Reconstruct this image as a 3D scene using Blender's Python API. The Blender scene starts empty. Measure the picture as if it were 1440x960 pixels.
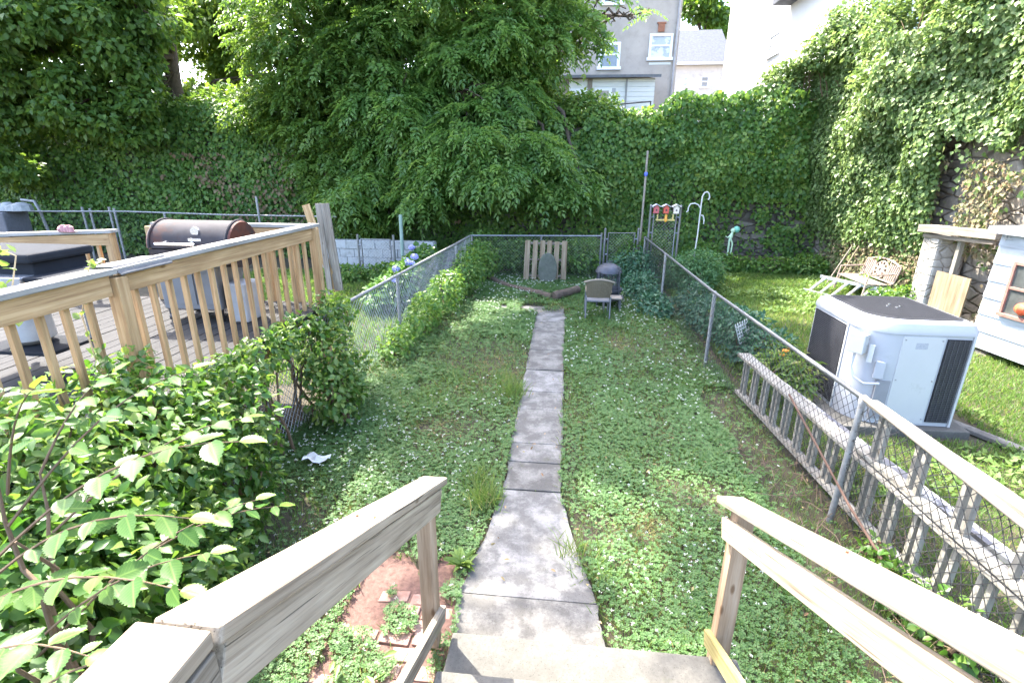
import bpy, math, random
import numpy as np
from mathutils import Vector

random.seed(7)
RNG = np.random.default_rng(11)
R = math.radians
scene = bpy.context.scene
COL = scene.collection

# ------------------------------------------------------------------ camera
CAM_H, FPX, PITCH, YAW, ROLL = 2.8, 720.0, R(18.8), R(5.8), R(0.4)
cam = bpy.data.cameras.new("camera")
cam.sensor_width = 36.0
cam.lens = 18.0
cam.clip_end = 400.0
cam.clip_start = 0.05
camo = bpy.data.objects.new("camera", cam)
COL.objects.link(camo)
camo.location = (0, 0, CAM_H)
fwd = Vector((-math.sin(YAW) * math.cos(PITCH), math.cos(YAW) * math.cos(PITCH), -math.sin(PITCH)))
q = fwd.to_track_quat('-Z', 'Y')
camo.rotation_mode = 'QUATERNION'
from mathutils import Quaternion
camo.rotation_quaternion = q @ Quaternion((0, 0, 1), ROLL)
scene.camera = camo

# ------------------------------------------------------------------ world, sun, exposure
SUN_AZ = (-0.72, 0.694)
SUN_EL = R(55)
world = bpy.data.worlds.new("World")
scene.world = world
world.use_nodes = True
nt = world.node_tree
bg = nt.nodes["Background"]
sky = nt.nodes.new("ShaderNodeTexSky")
sky.sky_type = 'NISHITA'
sky.sun_disc = False
sky.sun_elevation = SUN_EL
sky.sun_rotation = math.atan2(SUN_AZ[0], SUN_AZ[1])
sky.dust_density = 3.0
sky.air_density = 0.8
sky.ozone_density = 1.0
nt.links.new(sky.outputs[0], bg.inputs[0])
bg.inputs[1].default_value = 0.15
sl = bpy.data.lights.new("sun", 'SUN')
sl.energy = 2.2
sl.angle = R(0.5)
sl.color = (1.0, 0.95, 0.86)
so = bpy.data.objects.new("sun", sl)
COL.objects.link(so)
d = Vector((-SUN_AZ[0] * math.cos(SUN_EL), -SUN_AZ[1] * math.cos(SUN_EL), -math.sin(SUN_EL)))
so.rotation_euler = d.to_track_quat('-Z', 'Y').to_euler()
so.location = (-20, 20, 30)
vs = scene.view_settings
vs.view_transform = 'Standard'
vs.look = 'None'
vs.gamma = 1.0
vs.use_curve_mapping = False
vs.exposure = 3.55
scene.cycles.use_denoising = True
scene.cycles.max_bounces = 8
scene.cycles.diffuse_bounces = 5
scene.cycles.glossy_bounces = 2
scene.cycles.transmission_bounces = 6
scene.cycles.transparent_max_bounces = 8
scene.cycles.sample_clamp_indirect = 6.0

def W(px, py, Y):
    """a world point at distance Y down the yard for a place in the picture (planning aid)"""
    a, b = px - 720.0, py - 480.0
    u = a * math.cos(ROLL) + b * math.sin(ROLL)
    v = -a * math.sin(ROLL) + b * math.cos(ROLL)
    dr = v * math.cos(PITCH) + FPX * math.sin(PITCH)
    fw = FPX * math.cos(PITCH) - v * math.sin(PITCH)
    x = u * math.cos(YAW) - fw * math.sin(YAW)
    y = u * math.sin(YAW) + fw * math.cos(YAW)
    s = Y / y
    return np.array((x * s, Y, CAM_H - dr * s))

# ------------------------------------------------------------------ noise helpers
_tab = np.random.default_rng(5).random((64, 64))
def vn(x, y):
    x = np.asarray(x, float); y = np.asarray(y, float)
    xi = np.floor(x).astype(int); yi = np.floor(y).astype(int)
    fx = x - xi; fy = y - yi
    fx = fx * fx * (3 - 2 * fx); fy = fy * fy * (3 - 2 * fy)
    t = lambda i, j: _tab[i % 64, j % 64]
    return (t(xi, yi) * (1 - fx) + t(xi + 1, yi) * fx) * (1 - fy) + (t(xi, yi + 1) * (1 - fx) + t(xi + 1, yi + 1) * fx) * fy
def fbm(x, y):
    return 0.55 * vn(x, y) + 0.3 * vn(2.1 * x + 17, 2.1 * y + 5) + 0.15 * vn(4.3 * x + 3, 4.3 * y + 29)
def n3(p, s):
    x, y, z = p[:, 0] * s, p[:, 1] * s, p[:, 2] * s
    return (vn(x + 0.37 * z, y - 0.21 * z) + vn(y + 9.1, z + 3.3 + 0.4 * x) + vn(z + 21.7 - 0.3 * y, x + 13.9)) / 3

# ------------------------------------------------------------------ mesh builder
class MB:
    def __init__(s):
        s.v = []; s.f = []; s.a = []
    def add(s, vs_, fs_, at=None):
        o = len(s.v)
        s.v.extend([tuple(map(float, p)) for p in vs_])
        s.a.extend(at if at is not None else [tuple(map(float, p)) for p in vs_])
        s.f.extend([tuple(i + o for i in f) for f in fs_])
    def build(s, name, mat, parent=None, smooth=False, bevel=0.0, loc=None):
        me = bpy.data.meshes.new(name)
        vv = s.v
        if loc is not None:
            vv = [(p[0] - loc[0], p[1] - loc[1], p[2] - loc[2]) for p in vv]
        me.from_pydata(vv, [], s.f)
        at = me.attributes.new("bv", 'FLOAT_VECTOR', 'POINT')
        at.data.foreach_set("vector", np.array(s.a, dtype=np.float32).ravel())
        me.materials.append(mat)
        if smooth:
            me.polygons.foreach_set("use_smooth", [True] * len(me.polygons))
            me.set_sharp_from_angle(angle=R(42))
        me.update()
        o = bpy.data.objects.new(name, me)
        COL.objects.link(o)
        if parent is not None:
            o.parent = parent
        if loc is not None:
            o.location = loc
        if bevel > 0:
            m = o.modifiers.new("bevel", 'BEVEL'); m.width = bevel; m.segments = 2; m.limit_method = 'ANGLE'
        return o

def box(mb, lo, hi):
    x0, y0, z0 = lo; x1, y1, z1 = hi
    v = [(x0, y0, z0), (x1, y0, z0), (x1, y1, z0), (x0, y1, z0), (x0, y0, z1), (x1, y0, z1), (x1, y1, z1), (x0, y1, z1)]
    ext = [(abs(x1 - x0), 0), (abs(y1 - y0), 1), (abs(z1 - z0), 2)]
    ext.sort(reverse=True)
    o = [random.random() * 20 for _ in range(3)]
    at = [tuple(p[ext[k][1]] + o[k] for k in range(3)) for p in v]
    mb.add(v, [(0, 3, 2, 1), (4, 5, 6, 7), (0, 1, 5, 4), (1, 2, 6, 5), (2, 3, 7, 6), (3, 0, 4, 7)], at)

def board(mb, a, b, w, t, up=(0, 0, 1), seg=1, wob=0.0):
    """a timber from a to b: w wide sideways, t thick along 'up'"""
    a = np.array(a, float); b = np.array(b, float)
    dd = b - a; L = np.linalg.norm(dd); dd /= L
    up = np.array(up, float)
    side = np.cross(dd, up); side /= np.linalg.norm(side)
    u2 = np.cross(side, dd)
    o = np.array([random.random() * 30 for _ in range(3)])
    vs_, at, fs_ = [], [], []
    for k in range(seg + 1):
        c = a + dd * L * k / seg
        if 0 < k < seg: c = c + (side * random.uniform(-wob, wob) + u2 * random.uniform(-wob, wob))
        for sx, sy in ((-1, -1), (1, -1), (1, 1), (-1, 1)):
            vs_.append(c + side * sx * w / 2 + u2 * sy * t / 2)
            at.append((L * k / seg + o[0], sx * w / 2 + o[1], sy * t / 2 + o[2]))
        if k:
            p = (k - 1) * 4; n = k * 4
            for i in range(4):
                j = (i + 1) % 4
                fs_.append((p + i, p + j, n + j, n + i))
    fs_.append((3, 2, 1, 0)); e = seg * 4
    fs_.append((e, e + 1, e + 2, e + 3))
    mb.add(vs_, fs_, at)

def tube(mb, pts, r, n=8, cap=True):
    pts = [np.array(p, float) for p in pts]
    rs = r if isinstance(r, (list, tuple, np.ndarray)) else [r] * len(pts)
    vs_, fs_, at = [], [], []
    prev = None; al = 0.0
    for i, p in enumerate(pts):
        t = pts[min(i + 1, len(pts) - 1)] - pts[max(i - 1, 0)]
        t = t / (np.linalg.norm(t) + 1e-9)
        if prev is None:
            h = np.array((0, 0, 1.0)) if abs(t[2]) < 0.9 else np.array((1.0, 0, 0))
            u = np.cross(t, h)
        else:
            u = prev - t * np.dot(prev, t)
        u /= np.linalg.norm(u); prev = u
        w = np.cross(t, u)
        if i: al += np.linalg.norm(p - pts[i - 1])
        for k in range(n):
            an = 2 * math.pi * k / n
            vs_.append(p + rs[i] * (math.cos(an) * u + math.sin(an) * w))
            at.append((al, rs[i] * math.cos(an), rs[i] * math.sin(an)))
        if i:
            for k in range(n):
                j = (k + 1) % n
                fs_.append(((i - 1) * n + k, (i - 1) * n + j, i * n + j, i * n + k))
    if cap:
        fs_.append(tuple(range(n - 1, -1, -1))); e = (len(pts) - 1) * n
        fs_.append(tuple(range(e, e + n)))
    mb.add(vs_, fs_, at)

def lathe(mb, c, prof, n=16, axis=2):
    vs_, fs_ = [], []
    for r, z in prof:
        for k in range(n):
            an = 2 * math.pi * k / n
            p = [r * math.cos(an), r * math.sin(an), z]
            if axis == 0: p = [p[2], p[0], p[1]]
            if axis == 1: p = [p[0], p[2], p[1]]
            vs_.append((c[0] + p[0], c[1] + p[1], c[2] + p[2]))
    for i in range(len(prof) - 1):
        for k in range(n):
            j = (k + 1) % n
            fs_.append((i * n + k, i * n + j, (i + 1) * n + j, (i + 1) * n + k))
    fs_.append(tuple(range(n - 1, -1, -1))); e = (len(prof) - 1) * n
    fs_.append(tuple(range(e, e + n)))
    mb.add(vs_, fs_)

def prism(mb, poly, z0, z1):
    n = len(poly)
    v = [(p[0], p[1], z0) for p in poly] + [(p[0], p[1], z1) for p in poly]
    f = [tuple(range(n - 1, -1, -1)), tuple(range(n, 2 * n))] + [(i, (i + 1) % n, n + (i + 1) % n, n + i) for i in range(n)]
    mb.add(v, f)

def grid_sheet(mb, x0, x1, y0, y1, nx, ny, fz):
    xs = np.linspace(x0, x1, nx + 1); ys = np.linspace(y0, y1, ny + 1)
    v = [(x, y, fz(x, y)) for y in ys for x in xs]
    f = [(j * (nx + 1) + i, j * (nx + 1) + i + 1, (j + 1) * (nx + 1) + i + 1, (j + 1) * (nx + 1) + i) for j in range(ny) for i in range(nx)]
    mb.add(v, f)

def tag(o, label=None, cat=None, group=None, kind=None):
    if label: o["label"] = label
    if cat: o["category"] = cat
    if group: o["group"] = group
    if kind: o["kind"] = kind
    return o
def thing(name, label, cat, loc=(0, 0, 0), rz=0.0, group=None):
    o = bpy.data.objects.new(name, None)
    COL.objects.link(o)
    o.location = loc; o.rotation_euler = (0, 0, rz)
    o.empty_display_size = 0.1
    return tag(o, label, cat, group)
def wloc(o):
    L = np.zeros(3)
    while o is not None:
        L = L + np.array(o.location); o = o.parent
    return L
def part(mb, name, mat, root, smooth=False, bevel=0.0, world=True):
    """a part given in world coordinates (or, world=False, in its thing's own)"""
    if world:
        L = wloc(root)
        mb.v = [(p[0] - L[0], p[1] - L[1], p[2] - L[2]) for p in mb.v]
    return mb.build(name, mat, root, smooth, bevel)

# ------------------------------------------------------------------ materials
def nodes(name):
    m = bpy.data.materials.new(name)
    m.use_nodes = True
    n = m.node_tree.nodes; l = m.node_tree.links
    return m, n, l, n["Principled BSDF"]
def attr(n, name="bv"):
    a = n.new("ShaderNodeAttribute"); a.attribute_name = name
    return a
def mapping(n, l, src, sc, rot=(0, 0, 0)):
    mp = n.new("ShaderNodeMapping")
    mp.inputs["Scale"].default_value = sc
    mp.inputs["Rotation"].default_value = rot
    l.new(src, mp.inputs["Vector"])
    return mp.outputs[0]
def noise(n, l, vec, scale, detail=4, rough=0.6):
    t = n.new("ShaderNodeTexNoise")
    t.inputs["Scale"].default_value = scale
    t.inputs["Detail"].default_value = detail
    t.inputs["Roughness"].default_value = rough
    if vec is not None: l.new(vec, t.inputs["Vector"])
    return t.outputs["Fac"]
def ramp(n, l, fac, stops):
    r = n.new("ShaderNodeValToRGB")
    e = r.color_ramp.elements
    while len(e) < len(stops): e.new(0.5)
    for k, (p, c) in enumerate(stops):
        e[k].position = p; e[k].color = (c[0], c[1], c[2], 1)
    l.new(fac, r.inputs[0])
    return r.outputs[0]
def mix(n, l, fac, a, b, mode='MIX'):
    m = n.new("ShaderNodeMix"); m.data_type = 'RGBA'; m.blend_type = mode
    for s, val in ((0, fac), (6, a), (7, b)):
        if hasattr(val, "is_linked"): l.new(val, m.inputs[s])
        elif s == 0: m.inputs[0].default_value = val
        else: m.inputs[s].default_value = (val[0], val[1], val[2], 1)
    return m.outputs[2]
def bump(n, l, bsdf, h, strength, dist=0.01):
    b = n.new("ShaderNodeBump")
    b.inputs["Strength"].default_value = strength
    b.inputs["Distance"].default_value = dist
    l.new(h, b.inputs["Height"]); l.new(b.outputs[0], bsdf.inputs["Normal"])
def objco(n):
    return n.new("ShaderNodeTexCoord").outputs["Object"]

def wood(name, dark, mid, light, moss=None, rough=0.8, grain=1.0, crack=0.35):
    m, n, l, b = nodes(name)
    a = attr(n).outputs["Vector"]
    g1 = noise(n, l, mapping(n, l, a, (1.2, 38 * grain, 38 * grain)), 1.0, 5, 0.65)
    g2 = noise(n, l, mapping(n, l, a, (2.5, 9, 9)), 1.0, 3, 0.5)
    c = ramp(n, l, g1, [(0.28, dark), (0.5, mid), (0.72, light)])
    c2 = ramp(n, l, g2, [(0.3, (0.72, 0.68, 0.62)), (0.65, (1.08, 1.06, 1.02))])
    c = mix(n, l, 0.8, c, c2, 'MULTIPLY')
    ck = noise(n, l, mapping(n, l, a, (2.2, 110, 110)), 1.0, 2, 0.5)
    ckf = ramp(n, l, ck, [(0.30, (1, 1, 1)), (0.37, (0, 0, 0))])
    cf = n.new("ShaderNodeMath"); cf.operation = 'MULTIPLY'; l.new(ckf, cf.inputs[0]); cf.inputs[1].default_value = crack
    c = mix(n, l, cf.outputs[0], c, (dark[0] * .45, dark[1] * .45, dark[2] * .45))
    # knots
    vo = n.new("ShaderNodeTexVoronoi"); vo.inputs["Scale"].default_value = 1.0
    l.new(mapping(n, l, a, (3.1, 9, 9)), vo.inputs["Vector"])
    kf = ramp(n, l, vo.outputs["Distance"], [(0.06, (.8, .8, .8)), (0.13, (0, 0, 0))])
    c = mix(n, l, kf, c, (dark[0] * .6, dark[1] * .5, dark[2] * .4))
    if moss:
        mf = ramp(n, l, noise(n, l, mapping(n, l, a, (4, 12, 12)), 1.0, 5, 0.7), [(0.56, (0, 0, 0)), (0.74, (.7, .7, .7))])
        c = mix(n, l, mf, c, moss)
    l.new(c, b.inputs["Base Color"])
    b.inputs["Roughness"].default_value = rough
    b.inputs["Specular IOR Level"].default_value = 0.25
    bump(n, l, b, g1, 0.45, 0.004)
    return m

def plain(name, col, rough=0.6, metal=0.0, var=0.15, scale=6.0, spec=0.4, bmp=0.0, second=None, thr=(0.55, 0.7)):
    m, n, l, b = nodes(name)
    oc = objco(n)
    f = noise(n, l, oc, scale, 5, 0.65)
    c = ramp(n, l, f, [(0.25, tuple(x * (1 - var) for x in col)), (0.75, tuple(min(1, x * (1 + var)) for x in col))])
    if second:
        f2 = ramp(n, l, noise(n, l, oc, scale * 0.6 + 1.3, 6, 0.7), [(thr[0], (0, 0, 0)), (thr[1], (1, 1, 1))])
        c = mix(n, l, f2, c, second)
    l.new(c, b.inputs["Base Color"])
    b.inputs["Roughness"].default_value = rough
    b.inputs["Metallic"].default_value = metal
    b.inputs["Specular IOR Level"].default_value = spec
    if bmp: bump(n, l, b, f, bmp, 0.01)
    return m

def leafmat(name, cols, trans=0.38, rough=0.5, veins=False, spec=0.35):
    m, n, l, b = nodes(name)
    a = attr(n)
    sx = n.new("ShaderNodeSeparateXYZ"); l.new(a.outputs["Vector"], sx.inputs[0])
    k = len(cols)
    c = ramp(n, l, sx.outputs[2], [(i / (k - 1) if k > 1 else 0, cols[i]) for i in range(k)])
    if veins:
        ab = n.new("ShaderNodeMath"); ab.operation = 'ABSOLUTE'; l.new(sx.outputs[0], ab.inputs[0])
        mr = ramp(n, l, ab.outputs[0], [(0.0, (1, 1, 1)), (0.07, (0, 0, 0))])
        ml = n.new("ShaderNodeMath"); ml.operation = 'MULTIPLY_ADD'
        l.new(ab.outputs[0], ml.inputs[0]); ml.inputs[1].default_value = -4.5
        mv = n.new("ShaderNodeMath"); mv.operation = 'MULTIPLY'; l.new(sx.outputs[1], mv.inputs[0]); mv.inputs[1].default_value = 9.0
        l.new(mv.outputs[0], ml.inputs[2])
        fr = n.new("ShaderNodeMath"); fr.operation = 'FRACT'; l.new(ml.outputs[0], fr.inputs[0])
        vr = ramp(n, l, fr.outputs[0], [(0.0, (.8, .8, .8)), (0.16, (0, 0, 0))])
        vv = mix(n, l, 1.0, mr, vr, 'LIGHTEN')
        lf = n.new("ShaderNodeMath"); lf.operation = 'MULTIPLY'; l.new(vv, lf.inputs[0]); lf.inputs[1].default_value = 0.45
        c = mix(n, l, lf.outputs[0], c, tuple(min(1, x * 1.7 + .02) for x in cols[-1]))
        bump(n, l, b, fr.outputs[0], 0.25, 0.003)
    l.new(c, b.inputs["Base Color"])
    b.inputs["Roughness"].default_value = rough
    b.inputs["Specular IOR Level"].default_value = spec
    tr = n.new("ShaderNodeBsdfTranslucent")
    hs = n.new("ShaderNodeHueSaturation"); hs.inputs["Hue"].default_value = 0.485
    hs.inputs["Saturation"].default_value = 1.08; hs.inputs["Value"].default_value = 1.5
    l.new(c, hs.inputs["Color"]); l.new(hs.outputs[0], tr.inputs["Color"])
    mx = n.new("ShaderNodeMixShader"); mx.inputs[0].default_value = trans
    l.new(b.outputs[0], mx.inputs[1]); l.new(tr.outputs[0], mx.inputs[2])
    l.new(mx.outputs[0], n["Material Output"].inputs["Surface"])
    return m

# ------------------------------------------------------------------ foliage
# outline templates: (across, along, lift) ; faces
def tpl_quad():
    return np.array([(0, 0, 0), (.5, .42, .12), (0, 1, -.06), (-.5, .42, .12)]), [(0, 1, 2), (0, 2, 3)]
def tpl_leaf():
    v = [(0, 0, 0), (.36, .2, .08), (.5, .5, .08), (.24, .8, .0), (0, 1, -.12), (-.24, .8, .0), (-.5, .5, .08), (-.36, .2, .08), (0, .5, .0)]
    return np.array(v), [(0, 1, 2, 8), (8, 2, 3, 4), (8, 4, 5, 6), (0, 8, 6, 7)]
def tpl_serrate():
    n = 9
    rows = []
    for i in range(n + 1):
        t = i / n
        w = 0.52 * math.sin(math.pi * min(1, t * 1.0) ** 0.75) ** 0.8 if 0 < t < 1 else 0.0
        rows.append((t, w))
    v, f = [], []
    mid = []
    for t, w in rows:
        mid.append(len(v)); v.append((0, t, -.10 * t * t))
    def sidev(sg):
        ids = []
        for i, (t, w) in enumerate(rows):
            if 0 < i < n:
                ids.append(len(v)); v.append((sg * w * 0.9, t - .02, .09 - .10 * t * t))
                ids.append(len(v)); v.append((sg * w * 1.04, t + .045, .095 - .10 * t * t))
        return ids
    for sg in (1, -1):
        ids = sidev(sg)
        f.append((mid[0], ids[0], ids[1], mid[1]) if sg > 0 else (mid[1], ids[1], ids[0], mid[0]))
        for i in range(1, n):
            a0 = ids[2 * (i - 1) + 1]
            if i < n - 1:
                q_ = (mid[i], a0, ids[2 * i], ids[2 * i + 1], mid[i + 1])
            else:
                q_ = (mid[i], a0, mid[n])
            f.append(q_ if sg > 0 else tuple(reversed(q_)))
    return np.array(v, float), f
def tpl_blade():
    return np.array([(-.5, 0, 0), (.5, 0, 0), (.38, .55, .06), (-.38, .55, .06), (0, 1, .30)]), [(0, 1, 2, 3), (3, 2, 4)]
def tpl_clover():
    v, f = [], []
    for k in range(3):
        an = 2 * math.pi * k / 3
        o = len(v)
        for r, w in ((0.03, 0), (.34, .30), (.58, .22), (.5, 0.0), (.58, -.22), (.34, -.30)):
            x = math.cos(an) * r - math.sin(an) * w; y = math.sin(an) * r + math.cos(an) * w
            v.append((x, y, .12 * r + (0.05 if w else 0)))
        f.append((o, o + 1, o + 2, o + 3)); f.append((o, o + 3, o + 4, o + 5))
    return np.array(v, float), f

def unit(a):
    return a / (np.linalg.norm(a, axis=1, keepdims=True) + 1e-9)

class Leaves:
    def __init__(s): s.P, s.A, s.N, s.L, s.Wd, s.C = [], [], [], [], [], []
    def add(s, P, A, N, L, Wd, C=None):
        n = len(P)
        s.P.append(P); s.A.append(A); s.N.append(N)
        s.L.append(np.broadcast_to(np.asarray(L, float), (n,))); s.Wd.append(np.broadcast_to(np.asarray(Wd, float), (n,)))
        s.C.append(RNG.random(n) if C is None else np.broadcast_to(np.asarray(C, float), (n,)))
    def build(s, name, tpl, mat, parent=None, extra=None, world=True):
        P = np.concatenate(s.P); A = unit(np.concatenate(s.A)); N = np.concatenate(s.N)
        L = np.concatenate(s.L); Wd = np.concatenate(s.Wd); C = np.clip(np.concatenate(s.C), 0, 1)
        T = unit(np.cross(A, N)); N = unit(np.cross(T, A))
        tv, tf = tpl
        n, k = len(P), len(tv)
        V = (P[:, None, :] + T[:, None, :] * (tv[None, :, 0, None] * Wd[:, None, None]) + A[:, None, :] * (tv[None, :, 1, None] * L[:, None, None])
             + N[:, None, :] * (tv[None, :, 2, None] * L[:, None, None])).reshape(-1, 3)
        if parent is not None and world:
            V = V - wloc(parent)
        bvv = np.empty((n, k, 3), np.float32)
        bvv[:, :, 0] = tv[None, :, 0]; bvv[:, :, 1] = tv[None, :, 1]; bvv[:, :, 2] = C[:, None]
        loops = np.concatenate([np.array(f) for f in tf]); cnt = np.array([len(f) for f in tf])
        li = (np.arange(n)[:, None] * k + loops[None, :]).ravel()
        cn = np.tile(cnt, n); st = np.concatenate([[0], np.cumsum(cn)[:-1]])
        me = bpy.data.meshes.new(name)
        me.vertices.add(len(V)); me.vertices.foreach_set("co", V.astype(np.float32).ravel())
        me.loops.add(len(li)); me.loops.foreach_set("vertex_index", li.astype(np.int32))
        me.polygons.add(len(cn)); me.polygons.foreach_set("loop_start", st.astype(np.int32))
        at = me.attributes.new("bv", 'FLOAT_VECTOR', 'POINT'); at.data.foreach_set("vector", bvv.ravel())
        me.materials.append(mat)
        me.update(calc_edges=True)
        o = bpy.data.objects.new(name, me); COL.objects.link(o)
        if parent is not None: o.parent = parent
        return o

def rdir(n):
    v = RNG.normal(size=(n, 3)); return unit(v)
def blob_points(blobs, n, shell=0.5, hole=0.0, lump=0.35, hs=0.9):
    """points in lumpy ellipsoids: [(cx,cy,cz,rx,ry,rz)]; returns points and outward directions"""
    wts = np.array([b[3] * b[4] + b[4] * b[5] + b[3] * b[5] for b in blobs]); wts = wts / wts.sum()
    idx = RNG.choice(len(blobs), size=int(n), p=wts)
    B = np.array(blobs, float)[idx]
    D = rdir(len(idx))
    rad = (shell + (1 - shell) * RNG.random(len(idx)) ** 0.6)
    lum = 1 - lump / 2 + lump * n3(D * 2.2 + idx[:, None] * 3.7, 1.3) * 1.2
    Pp = B[:, :3] + D * B[:, 3:] * (rad * lum)[:, None]
    if hole > 0:
        keep = n3(Pp, hs) > hole
        Pp, D = Pp[keep], D[keep]
    return Pp, D
def simple_leaves(Lv, P, D, size, aspect=0.75, droop=0.5, up=0.5, col=(0.5, 0.5), jit=0.8):
    n = len(P)
    A = unit(D * 0.5 + RNG.normal(size=(n, 3)) * jit * 0.6 + np.array((0, 0, -droop)))
    N = unit(D * 0.6 + np.array((0, 0, up)) + RNG.normal(size=(n, 3)) * jit * 0.55)
    L = size * (0.65 + 0.7 * RNG.random(n))
    C = np.clip(col[0] + col[1] * (RNG.random(n) - 0.5) + 0.25 * (n3(P, 0.8) - 0.5), 0, 1)
    Lv.add(P, A, N, L, L * aspect, C)
def pinnate(Lv, P, D, length=0.42, pairs=6, leaflet=0.13, width=0.042, droop=0.35, col=(0.5, 0.5)):
    n = len(P)
    A = unit(D * np.array((1, 1, 0.35)) + RNG.normal(size=(n, 3)) * np.array((.45, .45, .22)) + np.array((0, 0, -droop * 0.45)))
    N = unit(np.array((0, 0, 1.0)) + RNG.normal(size=(n, 3)) * 0.3 - A * A[:, 2:3])
    T = unit(np.cross(A, N))
    ln = length * (0.7 + 0.6 * RNG.random(n))
    C0 = np.clip(col[0] + col[1] * (RNG.random(n) - 0.5) + 0.3 * (n3(P, 0.7) - 0.5), 0, 1)
    for k in range(pairs):
        t = (k + 0.6) / pairs
        base = P + A * (ln * t)[:, None] + np.array((0, 0, -1.0)) * (droop * ln * t * t * 0.7)[:, None]
        for sg in (1, -1):
            a = unit(T * sg * 0.9 + A * 0.6 + np.array((0, 0, -0.12 - droop * 0.45)) + RNG.normal(size=(n, 3)) * 0.18)
            nn = unit(N + RNG.normal(size=(n, 3)) * 0.25)
            s = leaflet * (1 - 0.45 * abs(t - 0.5)) * (0.8 + 0.4 * RNG.random(n))
            Lv.add(base, a, nn, s, width * s / leaflet, np.clip(C0 + 0.1 * (RNG.random(n) - .5), 0, 1))
    tip = P + A * ln[:, None] + np.array((0, 0, -1.0)) * (droop * ln * 0.7)[:, None]
    Lv.add(tip, unit(A + np.array((0, 0, -droop))), N, leaflet * 0.9, width, C0)
def limbs(mb, base, tips, r0, wob=0.25, seg=7):
    for tp, r1 in tips:
        b = np.array(base, float); t = np.array(tp, float)
        pts, rs = [], []
        for k in range(seg + 1):
            s = k / seg
            p = b + (t - b) * s
            p[2] += math.sin(s * math.pi) * 0.12 * np.linalg.norm(t - b)
            if 0 < k < seg: p = p + RNG.normal(size=3) * wob * 0.35
            pts.append(p); rs.append(r0 * (1 - s) ** 0.8 + r1)
        tube(mb, pts, rs, 8)
# ================================================================== materials in use
M_soil = plain("soil", (0.083, 0.057, 0.040), .95, var=.4, scale=9, bmp=.6, second=(0.132, 0.094, 0.061))
M_ground = plain("ground", (.05, .043, .026), .95, var=.45, scale=5, bmp=.6, second=(.075, .055, .036))
def concrete(name, col, stain, sc=3.0, amt=(.42, .62)):
    m, n, l, b = nodes(name)
    oc = objco(n)
    c = ramp(n, l, noise(n, l, oc, 34, 6, .7), [(.3, tuple(x * .78 for x in col)), (.7, tuple(x * 1.12 for x in col))])
    f = ramp(n, l, noise(n, l, oc, sc, 8, .72), [(amt[0], (1, 1, 1)), (amt[1], (0, 0, 0))])
    f2 = n.new("ShaderNodeMath"); f2.operation = 'MULTIPLY'; l.new(f, f2.inputs[0]); f2.inputs[1].default_value = .75
    c = mix(n, l, f2.outputs[0], c, stain)
    geo = n.new("ShaderNodeNewGeometry")
    tone = ramp(n, l, geo.outputs["Random Per Island"], [(0, (.80, .79, .76)), (.5, (.97, .96, .93)), (1, (1.1, 1.1, 1.1))])
    c = mix(n, l, 1.0, c, tone, 'MULTIPLY')
    moss = ramp(n, l, noise(n, l, oc, 7.0, 6, .75), [(.60, (0, 0, 0)), (.74, (.55, .55, .55))])
    c = mix(n, l, moss, c, (.075, .08, .045))
    pits = ramp(n, l, noise(n, l, oc, 120, 2, .5), [(.28, (.45, .45, .45)), (.4, (1, 1, 1))])
    c = mix(n, l, .7, c, pits, 'MULTIPLY')
    l.new(c, b.inputs["Base Color"]); b.inputs["Roughness"].default_value = .9
    b.inputs["Specular IOR Level"].default_value = .2
    bump(n, l, b, noise(n, l, oc, 60, 6, .7), .35, .006)
    return m
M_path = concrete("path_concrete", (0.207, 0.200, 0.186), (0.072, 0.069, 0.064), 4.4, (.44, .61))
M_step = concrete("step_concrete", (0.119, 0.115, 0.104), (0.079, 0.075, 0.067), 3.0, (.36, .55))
M_brickpav = plain("paving_brick", (0.227, 0.130, 0.101), .9, var=.3, scale=14, bmp=.4, second=(0.277, 0.200, 0.164), thr=(.48, .66))
M_mulch = plain("pine_litter", (0.105, 0.059, 0.046), .95, var=.5, scale=30, bmp=.8)
M_rail = wood("bleached_rail_wood", (0.143, 0.112, 0.080), (0.307, 0.260, 0.193), (0.424, 0.372, 0.282), None, .85, 1.3, .85)
M_railm = wood("mossy_rail_wood", (0.111, 0.090, 0.066), (0.230, 0.201, 0.156), (0.320, 0.287, 0.230), (0.197, 0.176, 0.061), .85, 1.3, .8)
M_moss = wood("yellow_moss_wood", (.12, .10, .05), (.25, .215, .09), (.33, .30, .16), (.30, .26, .04), .9, 1.2, .6)
M_tan = wood("tan_stair_post_wood", (0.187, 0.118, 0.066), (0.312, 0.226, 0.149), (0.391, 0.312, 0.226), None, .8, .7, .4)
M_deckw = wood("tan_deck_wood", (0.247, 0.145, 0.071), (0.413, 0.267, 0.136), (0.541, 0.384, 0.213), None, .75, .8, .35)
M_decktop = wood("grey_deck_rail_top", (0.204, 0.190, 0.170), (0.299, 0.286, 0.265), (0.374, 0.360, 0.340), None, .85, 1.0, .5)
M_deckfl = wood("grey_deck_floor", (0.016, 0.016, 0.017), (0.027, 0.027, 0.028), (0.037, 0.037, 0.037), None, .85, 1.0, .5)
M_oldw = wood("old_grey_plank", (0.117, 0.094, 0.074), (0.226, 0.195, 0.164), (0.312, 0.281, 0.250), None, .85, 1.0, .5)
M_whitew = wood("chipped_white_painted_wood", (0.163, 0.150, 0.126), (0.245, 0.232, 0.204), (0.294, 0.286, 0.261), (0.082, 0.078, 0.049), .8, .6, .5)
M_ply = wood("weathered_plywood", (0.130, 0.092, 0.054), (0.227, 0.178, 0.119), (0.281, 0.233, 0.167), (0.135, 0.092, 0.054), .85, .5, .3)
M_bark = plain("bark", (.085, .062, .045), .95, var=.4, scale=14, bmp=.9)
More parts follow.
